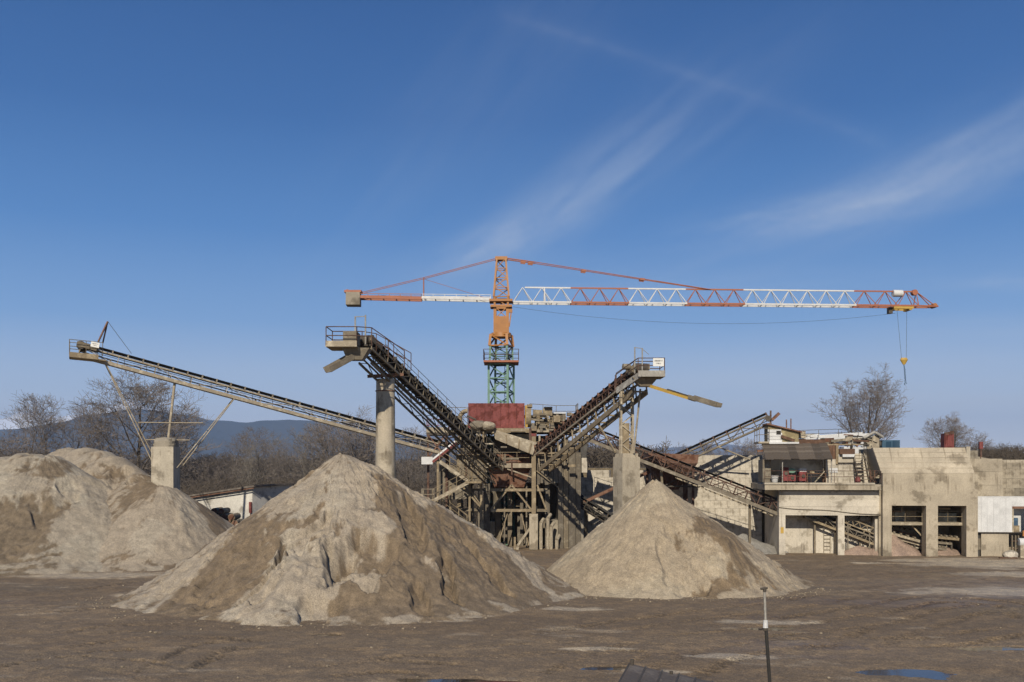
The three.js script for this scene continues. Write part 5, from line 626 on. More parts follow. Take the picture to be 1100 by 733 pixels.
// ---------------------------------------------------------------- the hopper block: two tall bays below, sloping feed wall above
{
  const T = thing('hopper_building', HP, 'tall concrete hopper building with two dark bays and a sloping board-marked top', 'building', null, HT); const one = (n, m, x0, x1, y0, y1, z0, z1, par = T) => hb(new B(), x0, x1, y0, y1, z0, z1).build(n, m, par), gy = 600;
  for (const [a, b] of [[947.5, 957], [993.5, 1006], [1036, 1048]]) one('column', M.concTan, a, b, 543, gy, -.7, .5); one('header_wall', M.concTan, 947.5, 1048, 508.5, 543, -.6, .5);
  one('side_wall', M.concTan, 947.6, 951.5, 520, gy, -6, -.7); one('side_wall', M.concTan, 1043, 1047.5, 508, gy, -6, -.7); one('back_wall', M.concTan, 951.5, 1043, 508, gy, -5.9, -5.6); one('roof_slab', M.concTan, 951.5, 1043, 538, 542, -5.6, -.7);
  // sloping top built of cast board courses
  const n = 5; for (let i = 0; i < n; i++) { const t0 = i / n, t1 = (i + 1) / n, ya = lerp(508.5, 481, t0), yb = lerp(508.5, 481, t1), za = lerp(.48, -.75, t0), zb = lerp(.48, -.75, t1), j = .02 * (i % 2), xa = lerp(946, 941, t0), xb = lerp(946, 941, t1), xr = lerp(1045, 1040, t0), xr2 = lerp(1045, 1040, t1); new B().solid([H3(xa, ya - .12, za + j), H3(xr, ya - .12, za + j), H3(xr, ya - .12, za - .6), H3(xa, ya - .12, za - .6)], [H3(xb, yb + .12, zb + j), H3(xr2, yb + .12, zb + j), H3(xr2, yb + .12, zb - .6), H3(xb, yb + .12, zb - .6)]).build('board_course', vary(M.concTan, [1.04, 1.1, 1.05, 1.12, 1.07])[i], T); }
  new B().solid([H3(946, 508.4, .4), H3(947.5, 508.4, .4), H3(947.5, 520, -5.5), H3(946, 520, -5.5)], [H3(941, 482, -.85), H3(942.5, 482, -.85), H3(942.5, 482, -5.5), H3(941, 482, -5.5)]).build('cheek_wall', M.concTan, T); one('hopper_back', M.concTan, 941, 1040, 482, 508, -5.6, -5.2); one('cheek_wall', M.conc, 1040, 1044, 480, 508, -5.6, -.4);
  // gallery inside
  one('gallery_floor', M.dustPale, 957, 993.5, 561.5, 564.5, -3.5, -.5); one('gallery_floor', M.dustPale, 1006, 1036, 561.5, 564.5, -3.5, -.5); for (let i = 0; i < 3; i++) one('gallery_panel', vary(i % 2 ? M.paleBlue : M.dustPale, [.8, .9, .75])[i], 957.5 + i * 12, 969 + i * 12, 551, 561.5, -2.2, -2.1); for (let i = 0; i < 3; i++) one('gallery_panel', vary(M.paleBlue, [.8, .95, .85])[i], 1006.5 + i * 10, 1016 + i * 10, 552, 561.5, -2.0, -1.9);
  new B().rail([H3(957, 561.5, -.6), H3(993.5, 561.5, -.6)], 1.0, .024, 1.2).build('gallery_rail', M.dust, T); new B().rail([H3(1006, 561.5, -.6), H3(1036, 561.5, -.6)], 1.0, .024, 1.2).build('gallery_rail', M.dust, T); one('rust_pipe', M.rust, 957, 975, 549.5, 551, -1.6, -1.4); one('hanging_beam', M.dust, 1009, 1026, 546, 548, -1.4, -1.1); for (const px of [963, 974]) one('hanger_post', M.dust, px, px + 1.3, 543, 551, -1.5, -1.35); new B().bar(H3(984, 565, -1), H3(996, 578, -1), .12, .12, V(0, 0, 1)).build('brace', M.dust, T);
}
{ // dusty belts crossing the bays of the hopper block
  const T = thing('feeder_belts', HP, 'stack of dusty feeder belts lying in the dark bays under the hopper', 'conveyor', null, HT); origin.set(T, V(0, 0, 0)); const R = rng(31);
  for (const [a, b, c, d, z] of [[955, 572, 1000, 584, -1.6], [957, 576, 1002, 588, -1.9], [965, 583, 1005, 592, -2.2], [1003, 577, 1036, 580, -1.5], [1003, 583, 1030, 585, -1.9], [1004, 588, 1022, 591, -1.4], [960, 567, 993, 575, -3]]) { const p = H3(a, b, z), q = H3(c, d, z); new B().bar(p, q, .5, .24).build('belt_frame', [M.dust, M.dustGrey, M.dustPale][(R() * 3) | 0], T); for (let i = 0; i < 6; i++) { const m = V().lerpVectors(p, q, (i + .5) / 6); new B().tube(V(m.x, m.y + .18, m.z - .3), V(m.x, m.y + .18, m.z + .3), .1, 8).build('roller', i % 2 ? M.dustGrey : M.steelDusty, T); } } for (const px of [970, 990, 1012, 1030]) new B().bar(H3(px, 580, -1.8), H3(px, 600, -1.8), .14, .14, V(0, 0, 1)).build('stand', M.steel, T); new B().bar(H3(960, 569, -2.4), H3(993, 577, -2.4), .5, .08).build('rusty_guard', M.rust, T);
}
{ const T = thing('roof_scrap', HP, 'pale boards, pipes and boxes stacked on the roof between hut and truck', 'scrap', null, HT), Q = rng(61), ms = [M.white, M.dustPale, M.rust, M.dustGrey, M.brown, M.galv]; for (let i = 0; i < 26; i++) { const px = 866 + Q() * 62, py = 466 + Q() * 11, l = 4 + Q() * 14, z = -2.3 - Q() * 1.2; if (Q() > .35) new B().bar(H3(px, py, z), H3(px + l, py - 2 + Q() * 4, z), .12, .1 + Q() * .25).build('board', ms[(Q() * 6) | 0], T); else hb(new B(), px, px + 3 + Q() * 5, py, py + 3 + Q() * 3, z - .6, z).build('box', ms[(Q() * 6) | 0], T); } hb(new B(), 864, 932, 476.5, 478, -4, -2.1).build('deck', M.dust, T); for (const px of [868, 925]) hb(new B(), px, px + 2, 478, 520, -3.6, -3.4).build('post', M.steelDusty, T); new B().rail([H3(864, 470, -2.2), H3(930, 468, -2.2)], .7, .022, 1.6).build('rail', M.steel, T); }
{ const T = thing('lattice_girder', HP, 'dusty lattice girder slanting across the second open bay', 'girder', null, HT), f = frameOf(H3(952, 578, -.9), H3(905, 560, -.9)), b = new B(); for (const y of [0, .5]) b.bar(f.p(0, 0, y), f.p(f.L, 0, y), .1, .1, f.n); for (let i = 0; i < 12; i++) b.bar(f.p(i / 12 * f.L, 0, (i % 2) * .5), f.p((i + 1) / 12 * f.L, 0, ((i + 1) % 2) * .5), .06, .06, f.n); b.build('lattice', M.dust, T); new B().bar(f.p(f.L * .3, 0, 0), V(f.p(f.L * .3, 0, 0).x, 0, -.9), .1, .1, V(0, 0, 1)).build('post', M.dustGrey, T); new B().bar(f.p(f.L * .8, 0, 0), V(f.p(f.L * .8, 0, 0).x, 0, -.9), .1, .1, V(0, 0, 1)).build('post', M.dustGrey, T); }
function heap(name, p, rx, rz, h, m, label, cat, seed, group) { const g = new THREE.SphereGeometry(1, 40, 20, 0, 2 * Math.PI, 0, Math.PI / 2), q = g.attributes.position; for (let i = 0; i < q.count; i++) { const x = q.getX(i), y = q.getY(i), z = q.getZ(i), r = Math.hypot(x, z), k = 1 + .14 * fbm(x * 3 + seed, z * 3, seed, 3); q.setXYZ(i, x * rx * k, r > .98 ? -.1 : h * Math.max(0, 1 - r) * (1 + .25 * fbm(x * 4, z * 4 + seed, seed + 3, 3)) + (r < .98 ? .03 : 0), z * rz * k); } g.computeVertexNormals(); const uvs = g.attributes.uv; for (let i = 0; i < q.count; i++) uvs.setXY(i, q.getX(i), q.getZ(i)); const o = new THREE.Mesh(g, m); o.name = numbered(name); o.position.copy(p); o.castShadow = o.receiveShadow = true; scene.add(o); return tag(o, label, cat, group); }
const HW = (px, z) => V(hx(px), 0, z).applyAxisAngle(V(0, 1, 0), HT).add(HP);
heap('gravel_pile', HW(966, -1.6), 2.6, 1.8, 1.9, M.pinkGravel, 'pinkish gravel heap spilling from the bay beside the hall', 'gravel pile', 3, 'small gravel heaps at the bays'); heap('gravel_pile', HW(928, -1.1), 2.2, .85, .8, M.pinkGravel, 'low reddish gravel heap at the back of the open bay', 'gravel pile', 5, 'small gravel heaps at the bays'); heap('gravel_pile', HW(1020, -2.2), 2.2, 1.6, .8, M.pinkGravel, 'flat gravel spill under the belts of the hopper bay', 'gravel pile', 7, 'small gravel heaps at the bays'); heap('gravel_pile', V(21.3, 0, -92), 4.2, 2.6, 1.5, mat([.34, .32, .28], { map: sandT, bumpMap: sandB, bumpScale: .05 }), 'grey gravel bank in the shade at the corner of the hall', 'gravel pile', 9, 'small gravel heaps at the bays');
// ---------------------------------------------------------------- right of the hopper: block, stepped wall, white container
{
  let T = thing('concrete_block_bin', HP, 'stained concrete bin wall standing between hopper and white cabin', 'wall', null, HT); const o1 = (n, m, x0, x1, y0, y1, z0, z1) => hb(new B(), x0, x1, y0, y1, z0, z1).build(n, m, T);
  for (let i = 0; i < 3; i++) o1('board_course', vary(M.concTan, [1.0, 1.06, .92])[i], 1045 - i * .6, 1081 - i * .4, 493 + (2 - i) * 14.2, 507 + (2 - i) * 14.2, -2.5, -.9 + .02 * i); o1('base', M.concTan, 1054, 1083, 571.5, 600, -2.4, -.05); o1('plinth', M.concWorn, 1048.5, 1081, 535.5, 600, -4, -2.6);
  T = thing('stepped_wall', HP, 'weathered stepped block wall descending behind the white cabin', 'wall', null, HT); origin.set(T, V(0, 0, 0)); blockWall(T, V(hx(1044), 0, -3.2), V(.985, 0, .17), 12, hy(481), 1.6, .85, .7, vary(M.concWorn, [.9, 1.1, 1.3, 1.5]), 41, x => hy(481) - .24 * x); blockWall(T, V(hx(1082), 0, -2.0), V(1, 0, 0), 5, hy(497), 1.3, .85, .6, vary(M.concTan, [.6, .75, .9]), 43, x => hy(496) - (x > 1.5 ? .9 : 0)); new B().solid([V(hx(1044), 0, -3.92), V(hx(1044) + 12, 0, -1.8), V(hx(1044) + 12, 0, -2.3), V(hx(1044), 0, -4.4)], [V(hx(1044), hy(486), -3.92), V(hx(1044) + 12, hy(515), -1.8), V(hx(1044) + 12, hy(515), -2.3), V(hx(1044), hy(486), -4.4)]).build('backing', M.concWorn, T);
  T = thing('white_cabin', HP, 'white panel site cabin with a dark doorway beside the hopper', 'cabin', null, HT); const o2 = (n, m, x0, x1, y0, y1, z0, z1, p = T) => hb(new B(), x0, x1, y0, y1, z0, z1).build(n, m, p);
  for (let i = 0; i < 6; i++) o2('panel', vary(M.white, [1, .97, 1.02])[i % 3], 1046.5 + i * 6.5, 1052.9 + i * 6.5, 534.3, 570.8, .1, .18 + .006 * (i % 2)); o2('panel', M.white, 1098.5, 1112, 534.3, 570.8, .1, .18); o2('panel', M.white, 1085.5, 1098.5, 534.3, 543.5, .1, .18); o2('roof', M.white, 1046, 1113, 533.2, 534.3, -.85, .2); o2('floor', M.steel, 1046, 1113, 570.8, 571.6, -.85, .15); o2('back_panel', M.white, 1046.5, 1113, 534.3, 570.8, -.9, -.8); o2('door_frame', M.rust, 1085.5, 1098.5, 543.5, 546, .08, .2); o2('door_frame', M.dustPale, 1085.4, 1087, 546, 570.8, .08, .2); o2('blue_drum', M.blue, 1088, 1093, 556, 564, -.5, -.1); o2('crate', M.dust, 1088, 1094, 564, 570.6, -.5, 0);
  for (const px of [1049, 1105]) o2('leg', M.slate, px, px + 4, 571.6, 600, -.6, -.2); o2('grey_cabinet', M.dustGrey, 1048.5, 1053.7, 578, 590, -.7, -.15);
  T = thing('generator', HP, 'small machine with a white tank on a rusty frame beside the cabin base', 'machine', null, HT); const o3 = (n, m, x0, x1, y0, y1, z0, z1) => hb(new B(), x0, x1, y0, y1, z0, z1).build(n, m, T); new B().tube(H3(1090, 581, .6), H3(1110, 581, .6), .36, 16).build('tank', M.white, T); o3('cradle', M.dustPale, 1090, 1112, 584, 600, .1, 1); for (const px of [1083.5, 1087, 1090]) o3('frame_post', M.steelDusty, px, px + 1.2, 574, 600, .3, .5); o3('warning_plate', M.orange, 1096, 1101, 569, 575, .2, .3); for (const y of [580, 588, 595]) new B().tube(H3(1083, y, .42), H3(1091, y, .42), .05, 6).build('pipe', M.rustDark, T);
  T = thing('concrete_lump', HW(1077, 1.6), 'broken pale concrete lump lying on the apron by the cabin', 'rubble'); { const g = new THREE.IcosahedronGeometry(.5, 2), p = g.attributes.position, v = V(); for (let i = 0; i < p.count; i++) { v.fromBufferAttribute(p, i); v.multiplyScalar(1 + .3 * fbm(v.x * 3 + 2, v.y * 3 + v.z, 9, 3)); p.setXYZ(i, T.position.x + v.x * 1.3, .28 + v.y * .8, T.position.z + v.z); } g.computeVertexNormals(); new B().add(g).build('lump', M.concPale, T); bx(T.position.x - 1.2, T.position.x + .3, .02, .12, T.position.z + .3, T.position.z + .55).build('board', M.brown, T); }
  T = thing('red_chute', HP, 'dark red steel box rising above the hopper edge', 'chute', null, HT); hb(new B(), 1029, 1039.5, 465, 483, -4.4, -3.4).build('casing', M.red, T); for (let i = 0; i < 4; i++) hb(new B(), 1030 + i * 2.5, 1031 + i * 2.5, 465.5, 482, -3.4, -3.33).build('rib', M.red, T); new B().bar(H3(1029, 466, -3.4), H3(1039.5, 463.5, -3.4), .1, .3).build('lid', M.rustDark, T);
  T = thing('red_post', HP, 'short red post on a stand on top of the stepped wall', 'post', null, HT); hb(new B(), 1068, 1072, 474, 482, -3.8, -3.5).build('head', M.red, T); hb(new B(), 1069, 1071, 482, 560, -3.75, -3.55).build('stem', M.rustDark, T);
}
{ // truck with a folded white boom behind the terrace
  const D = 98.5, k = D / FOC, q = (px, py, dz = 0) => { const p = at(px, py, D); p.z += dz; return p; }, T = thing('boom_truck', V(at(935, 0, D).x, 7.7, -D), 'white truck with a folded white boom and blue cab windows behind the terrace', 'truck'), b2 = (n, m, x0, x1, y0, y1, z0, z1, par = T) => new B().box(q(x0, 0).x, q(x1, 0).x, q(0, y1).y, q(0, y0).y, -D + z0, -D + z1).build(n, m, par);
  const cab = b2('cab', mat([.06, .12, .17], { roughness: .4, map: grainT }), 948, 967, 473, 495, -2.3, 0); b2('windscreen', M.blueGlass, 952, 957.5, 474.5, 480.5, 0, .03, cab); b2('side_window', M.blueGlass, 959, 966, 474, 481, 0, .03, cab); b2('mirror', M.steel, 945.5, 947, 474, 479, -.2, 0, cab); b2('chassis', M.steel, 880, 966, 494, 498, -2, -.4); for (const px of [888, 898, 957]) { const c = q(px, 499.5); new B().tube(V(c.x, 8.2, -D - .5), V(c.x, 8.2, -D - .05), .5, 18).build('wheel', M.black, T); new B().tube(V(c.x, 8.2, -D - 2.2), V(c.x, 8.2, -D - 1.75), .5, 18).build('wheel', M.black, T); }
  new B().bar(q(878, 471, .1), q(936, 468, .1), .5, .45).build('boom_arm', M.white, T); new B().bar(q(872, 477, -.4), q(937, 472.5, -.4), .45, .42).build('boom_arm', M.white, T); new B().bar(q(866, 470.5, -1), q(930, 466, -1), .4, .35).build('boom_arm', M.white, T); for (let i = 0; i < 4; i++) new B().bar(q(908 + i * 5.2, 478 + (i % 2) * -1.5, .3), q(911 + i * 5.2, 476 + (i % 2) * 2, .3), .12, .42).build('warning_stripe', i % 2 ? M.white : M.orangeRed, T); b2('boom_turret', M.dustPale, 931, 944, 468, 494, -1.5, .2); b2('counter_box', M.white, 906, 930, 480, 488, -1.2, .2); new B().tube(q(926, 471, .45), q(938, 464.5, .45), .16, 10).tube(q(938, 464.5, .45), q(947, 470, .45), .14, 10).build('hydraulic_ram', M.galv, T); const R = rng(8); for (let i = 0; i < 10; i++) new B().bar(q(905 + R() * 38, 467 + R() * 12, .3 + R() * .2), q(905 + R() * 38, 467 + R() * 12, .3 + R() * .2), .08, .08).build('hose', i % 2 ? M.steel : M.dustPale, T); b2('load_bed', M.white, 880, 930, 484, 494, -2, -1.3);
}
heap('gravel_pile', at(962, 0, 94).setY(7.7), 2.4, 1.5, 1.7, mat([.36, .25, .17], { map: sandT }), 'brown gravel heap just showing over the hopper rim by the truck', 'gravel pile', 13, 'small gravel heaps at the bays');
// ---------------------------------------------------------------- low white shed behind the heaps
{
  const D = 101, q = (px, py, dz = 0) => { const p = at(px, py, D); p.z += dz; return p; }, T = thing('white_shed', at(250, 0, D).setY(0), 'low white shed with a dark lean-to roof behind the heaps', 'shed'); const gnd = p => p.clone().setY(-.05);
  const a = q(203, 535), b = q(271, 523.5), c = q(305, 521.5, -6), d = q(237, 533, -7.5);
  new B().solid([gnd(a), gnd(b), gnd(b).add(V(0, 0, -.25)), gnd(a).add(V(0, 0, -.25))], [a, b, b.clone().add(V(0, 0, -.25)), a.clone().add(V(0, 0, -.25))]).build('front_wall', M.whiteWall, T); new B().solid([gnd(b).add(V(0, 0, -.25)), gnd(b).add(V(.02, 0, -.01)), gnd(c), gnd(c).add(V(-.3, 0, 0))].reverse(), [b.clone().add(V(0, 0, -.25)), b.clone().add(V(.02, 0, -.01)), c, c.clone().add(V(-.3, 0, 0))].reverse()).build('side_wall', M.whiteWall, T);
  const up = V(0, .12, 0), ov = V(-.5, 0, .6); new B().quad(a.clone().add(up).add(ov), b.clone().add(up).add(V(.3, 0, .6)), c.clone().add(up).add(V(.4, 0, -.2)), d.clone().add(up).add(V(-.5, 0, 0)), .16).build('roof', M.roofTin, T); new B().bar(a.clone().add(V(-.5, -.08, .62)), b.clone().add(V(.3, -.08, .62)), .06, .1).build('fascia', M.rust, T); new B().box(b.x - .3, b.x - .05, b.y - 2.6, b.y - 1.5, b.z + .0, b.z + .25).build('red_box', M.red, T); new B().tube(V(b.x - .18, 0, b.z + .1), V(b.x - .18, b.y - 2.6, b.z + .1), .05, 6).build('down_pipe', M.rust, T);
}
{ const p = gp(247, 588), R = rng(12), g = 'timber logs stacked by the white shed'; for (let i = 0; i < 11; i++) { const row = i < 5 ? 0 : i < 9 ? 1 : 2, col = row === 0 ? i : row === 1 ? i - 4.5 : i - 8, r = .3 + R() * .05, T = thing('log', V(p[0] - 1.9 + col * .66, .2 + row * .56 + (row ? .02 : 0) + 2.2, p[1]), 'rusty brown cut log in the stack by the white shed', 'log', g), o = T.position; new B().tube(V(o.x, o.y, o.z - 1.2), V(o.x + .05, o.y, o.z + 1.2), r, 12).build('stem', M.dust, T); new B().tube(V(o.x + .05, o.y, o.z + 1.2), V(o.x + .05, o.y, o.z + 1.215), r * .9, 12).build('cut_end', M.rust, T); }
  const s = thing('log_rack', V(p[0], 0, p[1]), 'low concrete bank holding up the log stack', 'bank'); bx(p[0] - 2.6, p[0] + 3.2, 0, 2.08, p[1] - 1.3, p[1] + 1.0).build('bank', M.concWorn, s);
  const t = thing('pipe_ring', V(p[0] + 2.0, 2.08, p[1] + .3), 'black pipe end standing beside the log stack', 'pipe'), o = t.position; new B().add(new THREE.LatheGeometry([[.34, -.6], [.46, -.6], [.46, .6], [.34, .6], [.34, -.6]].map(([a, b]) => new THREE.Vector2(a, b)), 24).rotateX(Math.PI / 2).rotateY(.3).translate(o.x, o.y + .46, o.z)).build('ring', M.black, t); }
// ---------------------------------------------------------------- near the camera: tin roof of a low hut and a pipe mast
{
  const D = 19, c = at(676, 713, D), T = thing('tin_roof_hut', V(c.x + 3, 0, c.z + 3), 'dark corrugated tin roof of a low hut below the viewpoint', 'hut'), ux = V(.965, -.185, .235).normalize(), uz = V(-.10, -.06, 1).normalize(), uy = uz.clone().negate().addScaledVector(ux, uz.dot(ux)).normalize();
  const L = 5.0, o = c.clone().addScaledVector(uy, -L); sheets(T, 'roof_sheet', o, ux, uy, 6, .95, L, vary(M.roofTin, [.72, .8, .88]), { seed: 5, ribs: 3, amp: .035, jit: 0, seam: true });
  const w = V(ux.x, 0, ux.z).normalize(), d = V(uz.x, 0, uz.z).normalize(), cr = [[.3, .3], [5.3, .3], [5.3, 4.6], [.3, 4.6]].map(([a, b]) => c.clone().addScaledVector(ux, a).addScaledVector(uy, -b)); new B().solid(cr.map(p => p.clone().setY(-.1)).reverse(), cr.map(p => p.clone().add(V(0, -.08, 0))).reverse()).build('walls', M.concWorn, T); for (const [a, h] of [[.05, .10], [.8, .05], [2.0, .05]]) new B().tube(c.clone().addScaledVector(ux, a).add(V(0, .0, .05)), c.clone().addScaledVector(ux, a).add(V(0, h, .05)), .035, 6).build('roof_bolt', M.steel, T);
}
{
  const D = 17, t = at(821.5, 636, D), m = at(822.5, 669, D), l = at(827.5, 740, D), dir = V().subVectors(l, m), b = m.clone().addScaledVector(dir, m.y / (m.y - l.y)); b.y = 0; const T = thing('pipe_mast', b, 'thin dark pipe mast with a pale upper pipe and small spray head', 'mast'); new B().tube(b, m, .029, 10).build('lower_pipe', M.black, T); new B().tube(m, t, .021, 10).build('upper_pipe', M.galv, T); new B().tube(m.clone().add(V(0, -.09, 0)), m.clone().add(V(0, .04, 0)), .045, 12, .8).build('collar', M.white, T); new B().tube(t, t.clone().add(V(0, .05, 0)), .03, 10).tube(t.clone().add(V(-.07, .05, 0)), t.clone().add(V(.05, .065, 0)), .02, 8).build('spray_head', M.steel, T); new B().tube(m.clone().add(V(0, -.14, 0)), m.clone().add(V(0, -.09, 0)), .04, 10).build('clamp', M.steel, T);
}
// ---------------------------------------------------------------- far houses
{ const R = rng(77), spots = [[196, 505, 700], [206, 502, 760], [215, 507, 640], [224, 503, 800], [233, 508, 620], [242, 504, 720], [256, 507, 660], [276, 504, 760], [290, 506, 680], [120, 503, 800], [20, 504, 760], [310, 503, 900]]; spots.forEach(([px, py, D], i) => { const p = at(px, py, D), w = 5 + R() * 4, d = 5, h = 4.5 + R() * 2, T = thing('house', V(p.x, 0, p.z), i % 3 ? 'distant cream house with a red tiled roof beyond the trees' : 'distant white house with a red tiled roof beyond the trees', 'house', 'far houses beyond the trees'); bx(p.x - w, p.x + w, 0, h, p.z - d, p.z + d).build('wall', i % 3 ? M.creamWall : M.whiteWall, T); new B().solid([V(p.x - w - .6, h, p.z + d + .6), V(p.x + w + .6, h, p.z + d + .6), V(p.x + w + .6, h, p.z - d - .6), V(p.x - w - .6, h, p.z - d - .6)], [V(p.x - w - .6, h + 2.6, p.z + .1), V(p.x + w + .6, h + 2.6, p.z + .1), V(p.x + w + .6, h + 2.6, p.z - .1), V(p.x - w - .6, h + 2.6, p.z - .1)]).build('roof', M.tile, T); }); }

// ---------------------------------------------------------------- bare winter trees
function treeGeo(seed, o) {
  const R = rng(seed), trunk = [], crown = [], { H = 18, spread = .55, up = .25, n1 = 9, n2 = 6, n3 = 6, n4 = 5, r0 = .32, first = .18, multi = 1, twigR = .013 } = o;
  function seg(out, a, b, ra, rb, n) { const d = V().subVectors(b, a).normalize(), x = Math.abs(d.y) > .9 ? V(1, 0, 0) : V(0, 1, 0), s = V().crossVectors(x, d).normalize(), t = V().crossVectors(d, s); for (let i = 0; i < n; i++) { const c0 = i / n * 2 * Math.PI, c1 = (i + 1) / n * 2 * Math.PI, p = (c, o2, r) => [o2.x + (s.x * Math.cos(c) + t.x * Math.sin(c)) * r, o2.y + (s.y * Math.cos(c) + t.y * Math.sin(c)) * r, o2.z + (s.z * Math.cos(c) + t.z * Math.sin(c)) * r]; const A = p(c0, a, ra), B2 = p(c1, a, ra), C = p(c1, b, rb), D = p(c0, b, rb); out.push(...A, ...B2, ...C, ...A, ...C, ...D); } }
  function limb(a, dir, L, r, lev) {
    const ns = lev === 0 ? 7 : lev === 1 ? 5 : lev === 2 ? 3 : 2, sides = [7, 5, 4, 3, 3][lev], pts = [a.clone()], d = dir.clone(), rr = [r];
    for (let i = 1; i <= ns; i++) { d.add(V((R() - .5), (R() - .5) * .6 + up * (lev ? .55 : .1), (R() - .5)).multiplyScalar(lev ? .32 : .13)).normalize(); pts.push(pts[i - 1].clone().addScaledVector(d, L / ns)); rr.push(Math.max(twigR, r * (1 - i / ns * (lev ? .75 : .8)))); }
    for (let i = 0; i < ns; i++) seg(lev < 2 ? trunk : crown, pts[i], pts[i + 1], rr[i], rr[i + 1], sides);
    if (lev >= 4) return; const n = [n1, n2, n3, n4][lev];
    for (let k = 0; k < n; k++) { const t = lev === 0 ? first + (1 - first) * (k + R() * .8) / n : .22 + .78 * (k + R()) / n, q = clamp(t) * ns, i = Math.min(ns - 1, q | 0), p = V().lerpVectors(pts[i], pts[i + 1], q - i), ax = V().subVectors(pts[i + 1], pts[i]).normalize(); const az = k * 2.4 + R() * 1.2, side = V(Math.cos(az), .15, Math.sin(az)); side.addScaledVector(ax, -side.dot(ax)).normalize(); const sp = lev === 0 ? spread * (1.15 - .5 * t) : .62 + R() * .3, nd = ax.clone().multiplyScalar(1 - sp * .5).addScaledVector(side, sp).normalize(); limb(p, nd, L * (lev === 0 ? (.66 - .30 * t) : lev === 1 ? .50 - .15 * t : .52) * (.75 + R() * .5), Math.max(twigR, lerp(rr[i], rr[i + 1], q - i) * .58), lev + 1); }
  }
  for (let m = 0; m < multi; m++) { const a = m / multi * 6.28 + seed; limb(V(multi > 1 ? Math.cos(a) * .3 : 0, -.2, multi > 1 ? Math.sin(a) * .3 : 0), V(multi > 1 ? Math.cos(a) * .22 : 0, 1, multi > 1 ? Math.sin(a) * .22 : 0).normalize(), H * (.72 + R() * .1), r0, 0); }
  const mk = a => { const g = new THREE.BufferGeometry(); g.setAttribute('position', new THREE.Float32BufferAttribute(a, 3)); g.computeVertexNormals(); return boxUV(g); }; return [mk(trunk), mk(crown)];
}
const kinds = {
  broad: [treeGeo(11, { H: 22, spread: .85, n1: 14, n2: 8, n3: 8, n4: 7, r0: .45, up: .36, twigR: .019 }), M.bark],
  vase: [treeGeo(23, { H: 20, spread: .62, n1: 9, n2: 7, n3: 7, n4: 5, r0: .34, up: .5, multi: 3, first: .12, twigR: .020 }), M.bark],
  tall: [treeGeo(37, { H: 19, spread: .55, n1: 13, n2: 6, n3: 5, n4: 5, r0: .26, up: .45, first: .25, twigR: .017 }), M.bark],
  pale: [treeGeo(41, { H: 17, spread: .55, n1: 12, n2: 5, n3: 5, n4: 4, r0: .24, up: .35, first: .3, twigR: .016 }), M.barkPale],
  small: [treeGeo(59, { H: 11, spread: .8, n1: 9, n2: 6, n3: 5, n4: 4, r0: .2, up: .3, multi: 2, first: .15, twigR: .015 }), M.bark],
};
function tree(kind, px, topY, D, y0, label, group, turn, wide = 1) {
  const [[tg, cg], bm] = kinds[kind]; tg.boundingBox || (cg.computeBoundingBox(), tg.computeBoundingBox()); const h = Math.max(cg.boundingBox.max.y, tg.boundingBox.max.y), p = at(px, topY, D), s = (p.y - y0) / h, T = thing('bare_tree', V(p.x, y0, p.z), label, 'tree', group, turn);
  const a = new THREE.Mesh(tg, bm), b = new THREE.Mesh(cg, kind === 'pale' ? M.barkPale : M.twig); a.name = 'trunk'; b.name = 'crown'; for (const m of [a, b]) { m.castShadow = m.receiveShadow = true; T.add(m); } T.scale.set(s * wide, s, s * wide); return T;
}
const gl = 'bare trees behind the heaps', gr = 'bare trees behind the concrete buildings', gm = 'bare trees behind the shed and plant';
tree('broad', 146, 391, 150, 0, 'widest bare tree standing behind the pier of the longest conveyor', gl, .4, 1.0); tree('tall', 30, 420, 140, 0, 'bare tree farthest out behind the flat-crested heap', gl, 1.3, .8); tree('tall', 52, 418, 142, 0, 'bare upright tree behind the flat-crested heap', gl, 2.4, 1.0); tree('tall', 76, 430, 145, 0, 'bare upright tree in the gap between the two grey heaps', gl, .9, .9); tree('tall', 112, 430, 160, 0, 'slim bare tree between upright trees and the widest one', gl, 4.1, .8); tree('small', 8, 452, 135, 0, 'low bare tree at the edge of the grey heap', gl, 2, 1.2); tree('tall', 190, 430, 165, 0, 'slim bare tree just past the rectangular pier top', gl, 5, 1);
tree('pale', 266, 470, 135, 0, 'pale-stemmed bare tree rising beside the white shed', gm, 1.7, .8); const rowLabel = ['slim bare tree behind the pale-stemmed one by the shed', 'tall slim bare tree over the shed roof', 'pale bare tree over the shed roof ridge', 'pale slim tree just beside the largest heap slope', 'slim upright tree above the largest heap slope', 'bare tree crossing the longest conveyor beside the round column', 'slim bare tree right behind the round column', 'slim bare tree between round column and plant', 'pale bare tree between column and staircase', 'slim bare tree nearest the plant staircase', 'low bare tree between pier and shed', 'low spreading tree directly beside the rectangular pier', 'short slim tree behind the shed roof end']; [['tall', 250, 462, 165], ['tall', 278, 455, 170], ['pale', 298, 462, 180], ['pale', 326, 455, 160], ['tall', 345, 452, 175], ['vase', 372, 432, 160], ['tall', 398, 445, 165], ['tall', 436, 455, 150], ['pale', 455, 462, 155], ['tall', 470, 468, 150], ['small', 230, 486, 150], ['small', 215, 480, 170], ['tall', 310, 472, 150]].forEach(([k, x, y, d], i) => tree(k, x, y, d, 0, rowLabel[i], gm, i * 1.9, .85 + (i % 3) * .15));
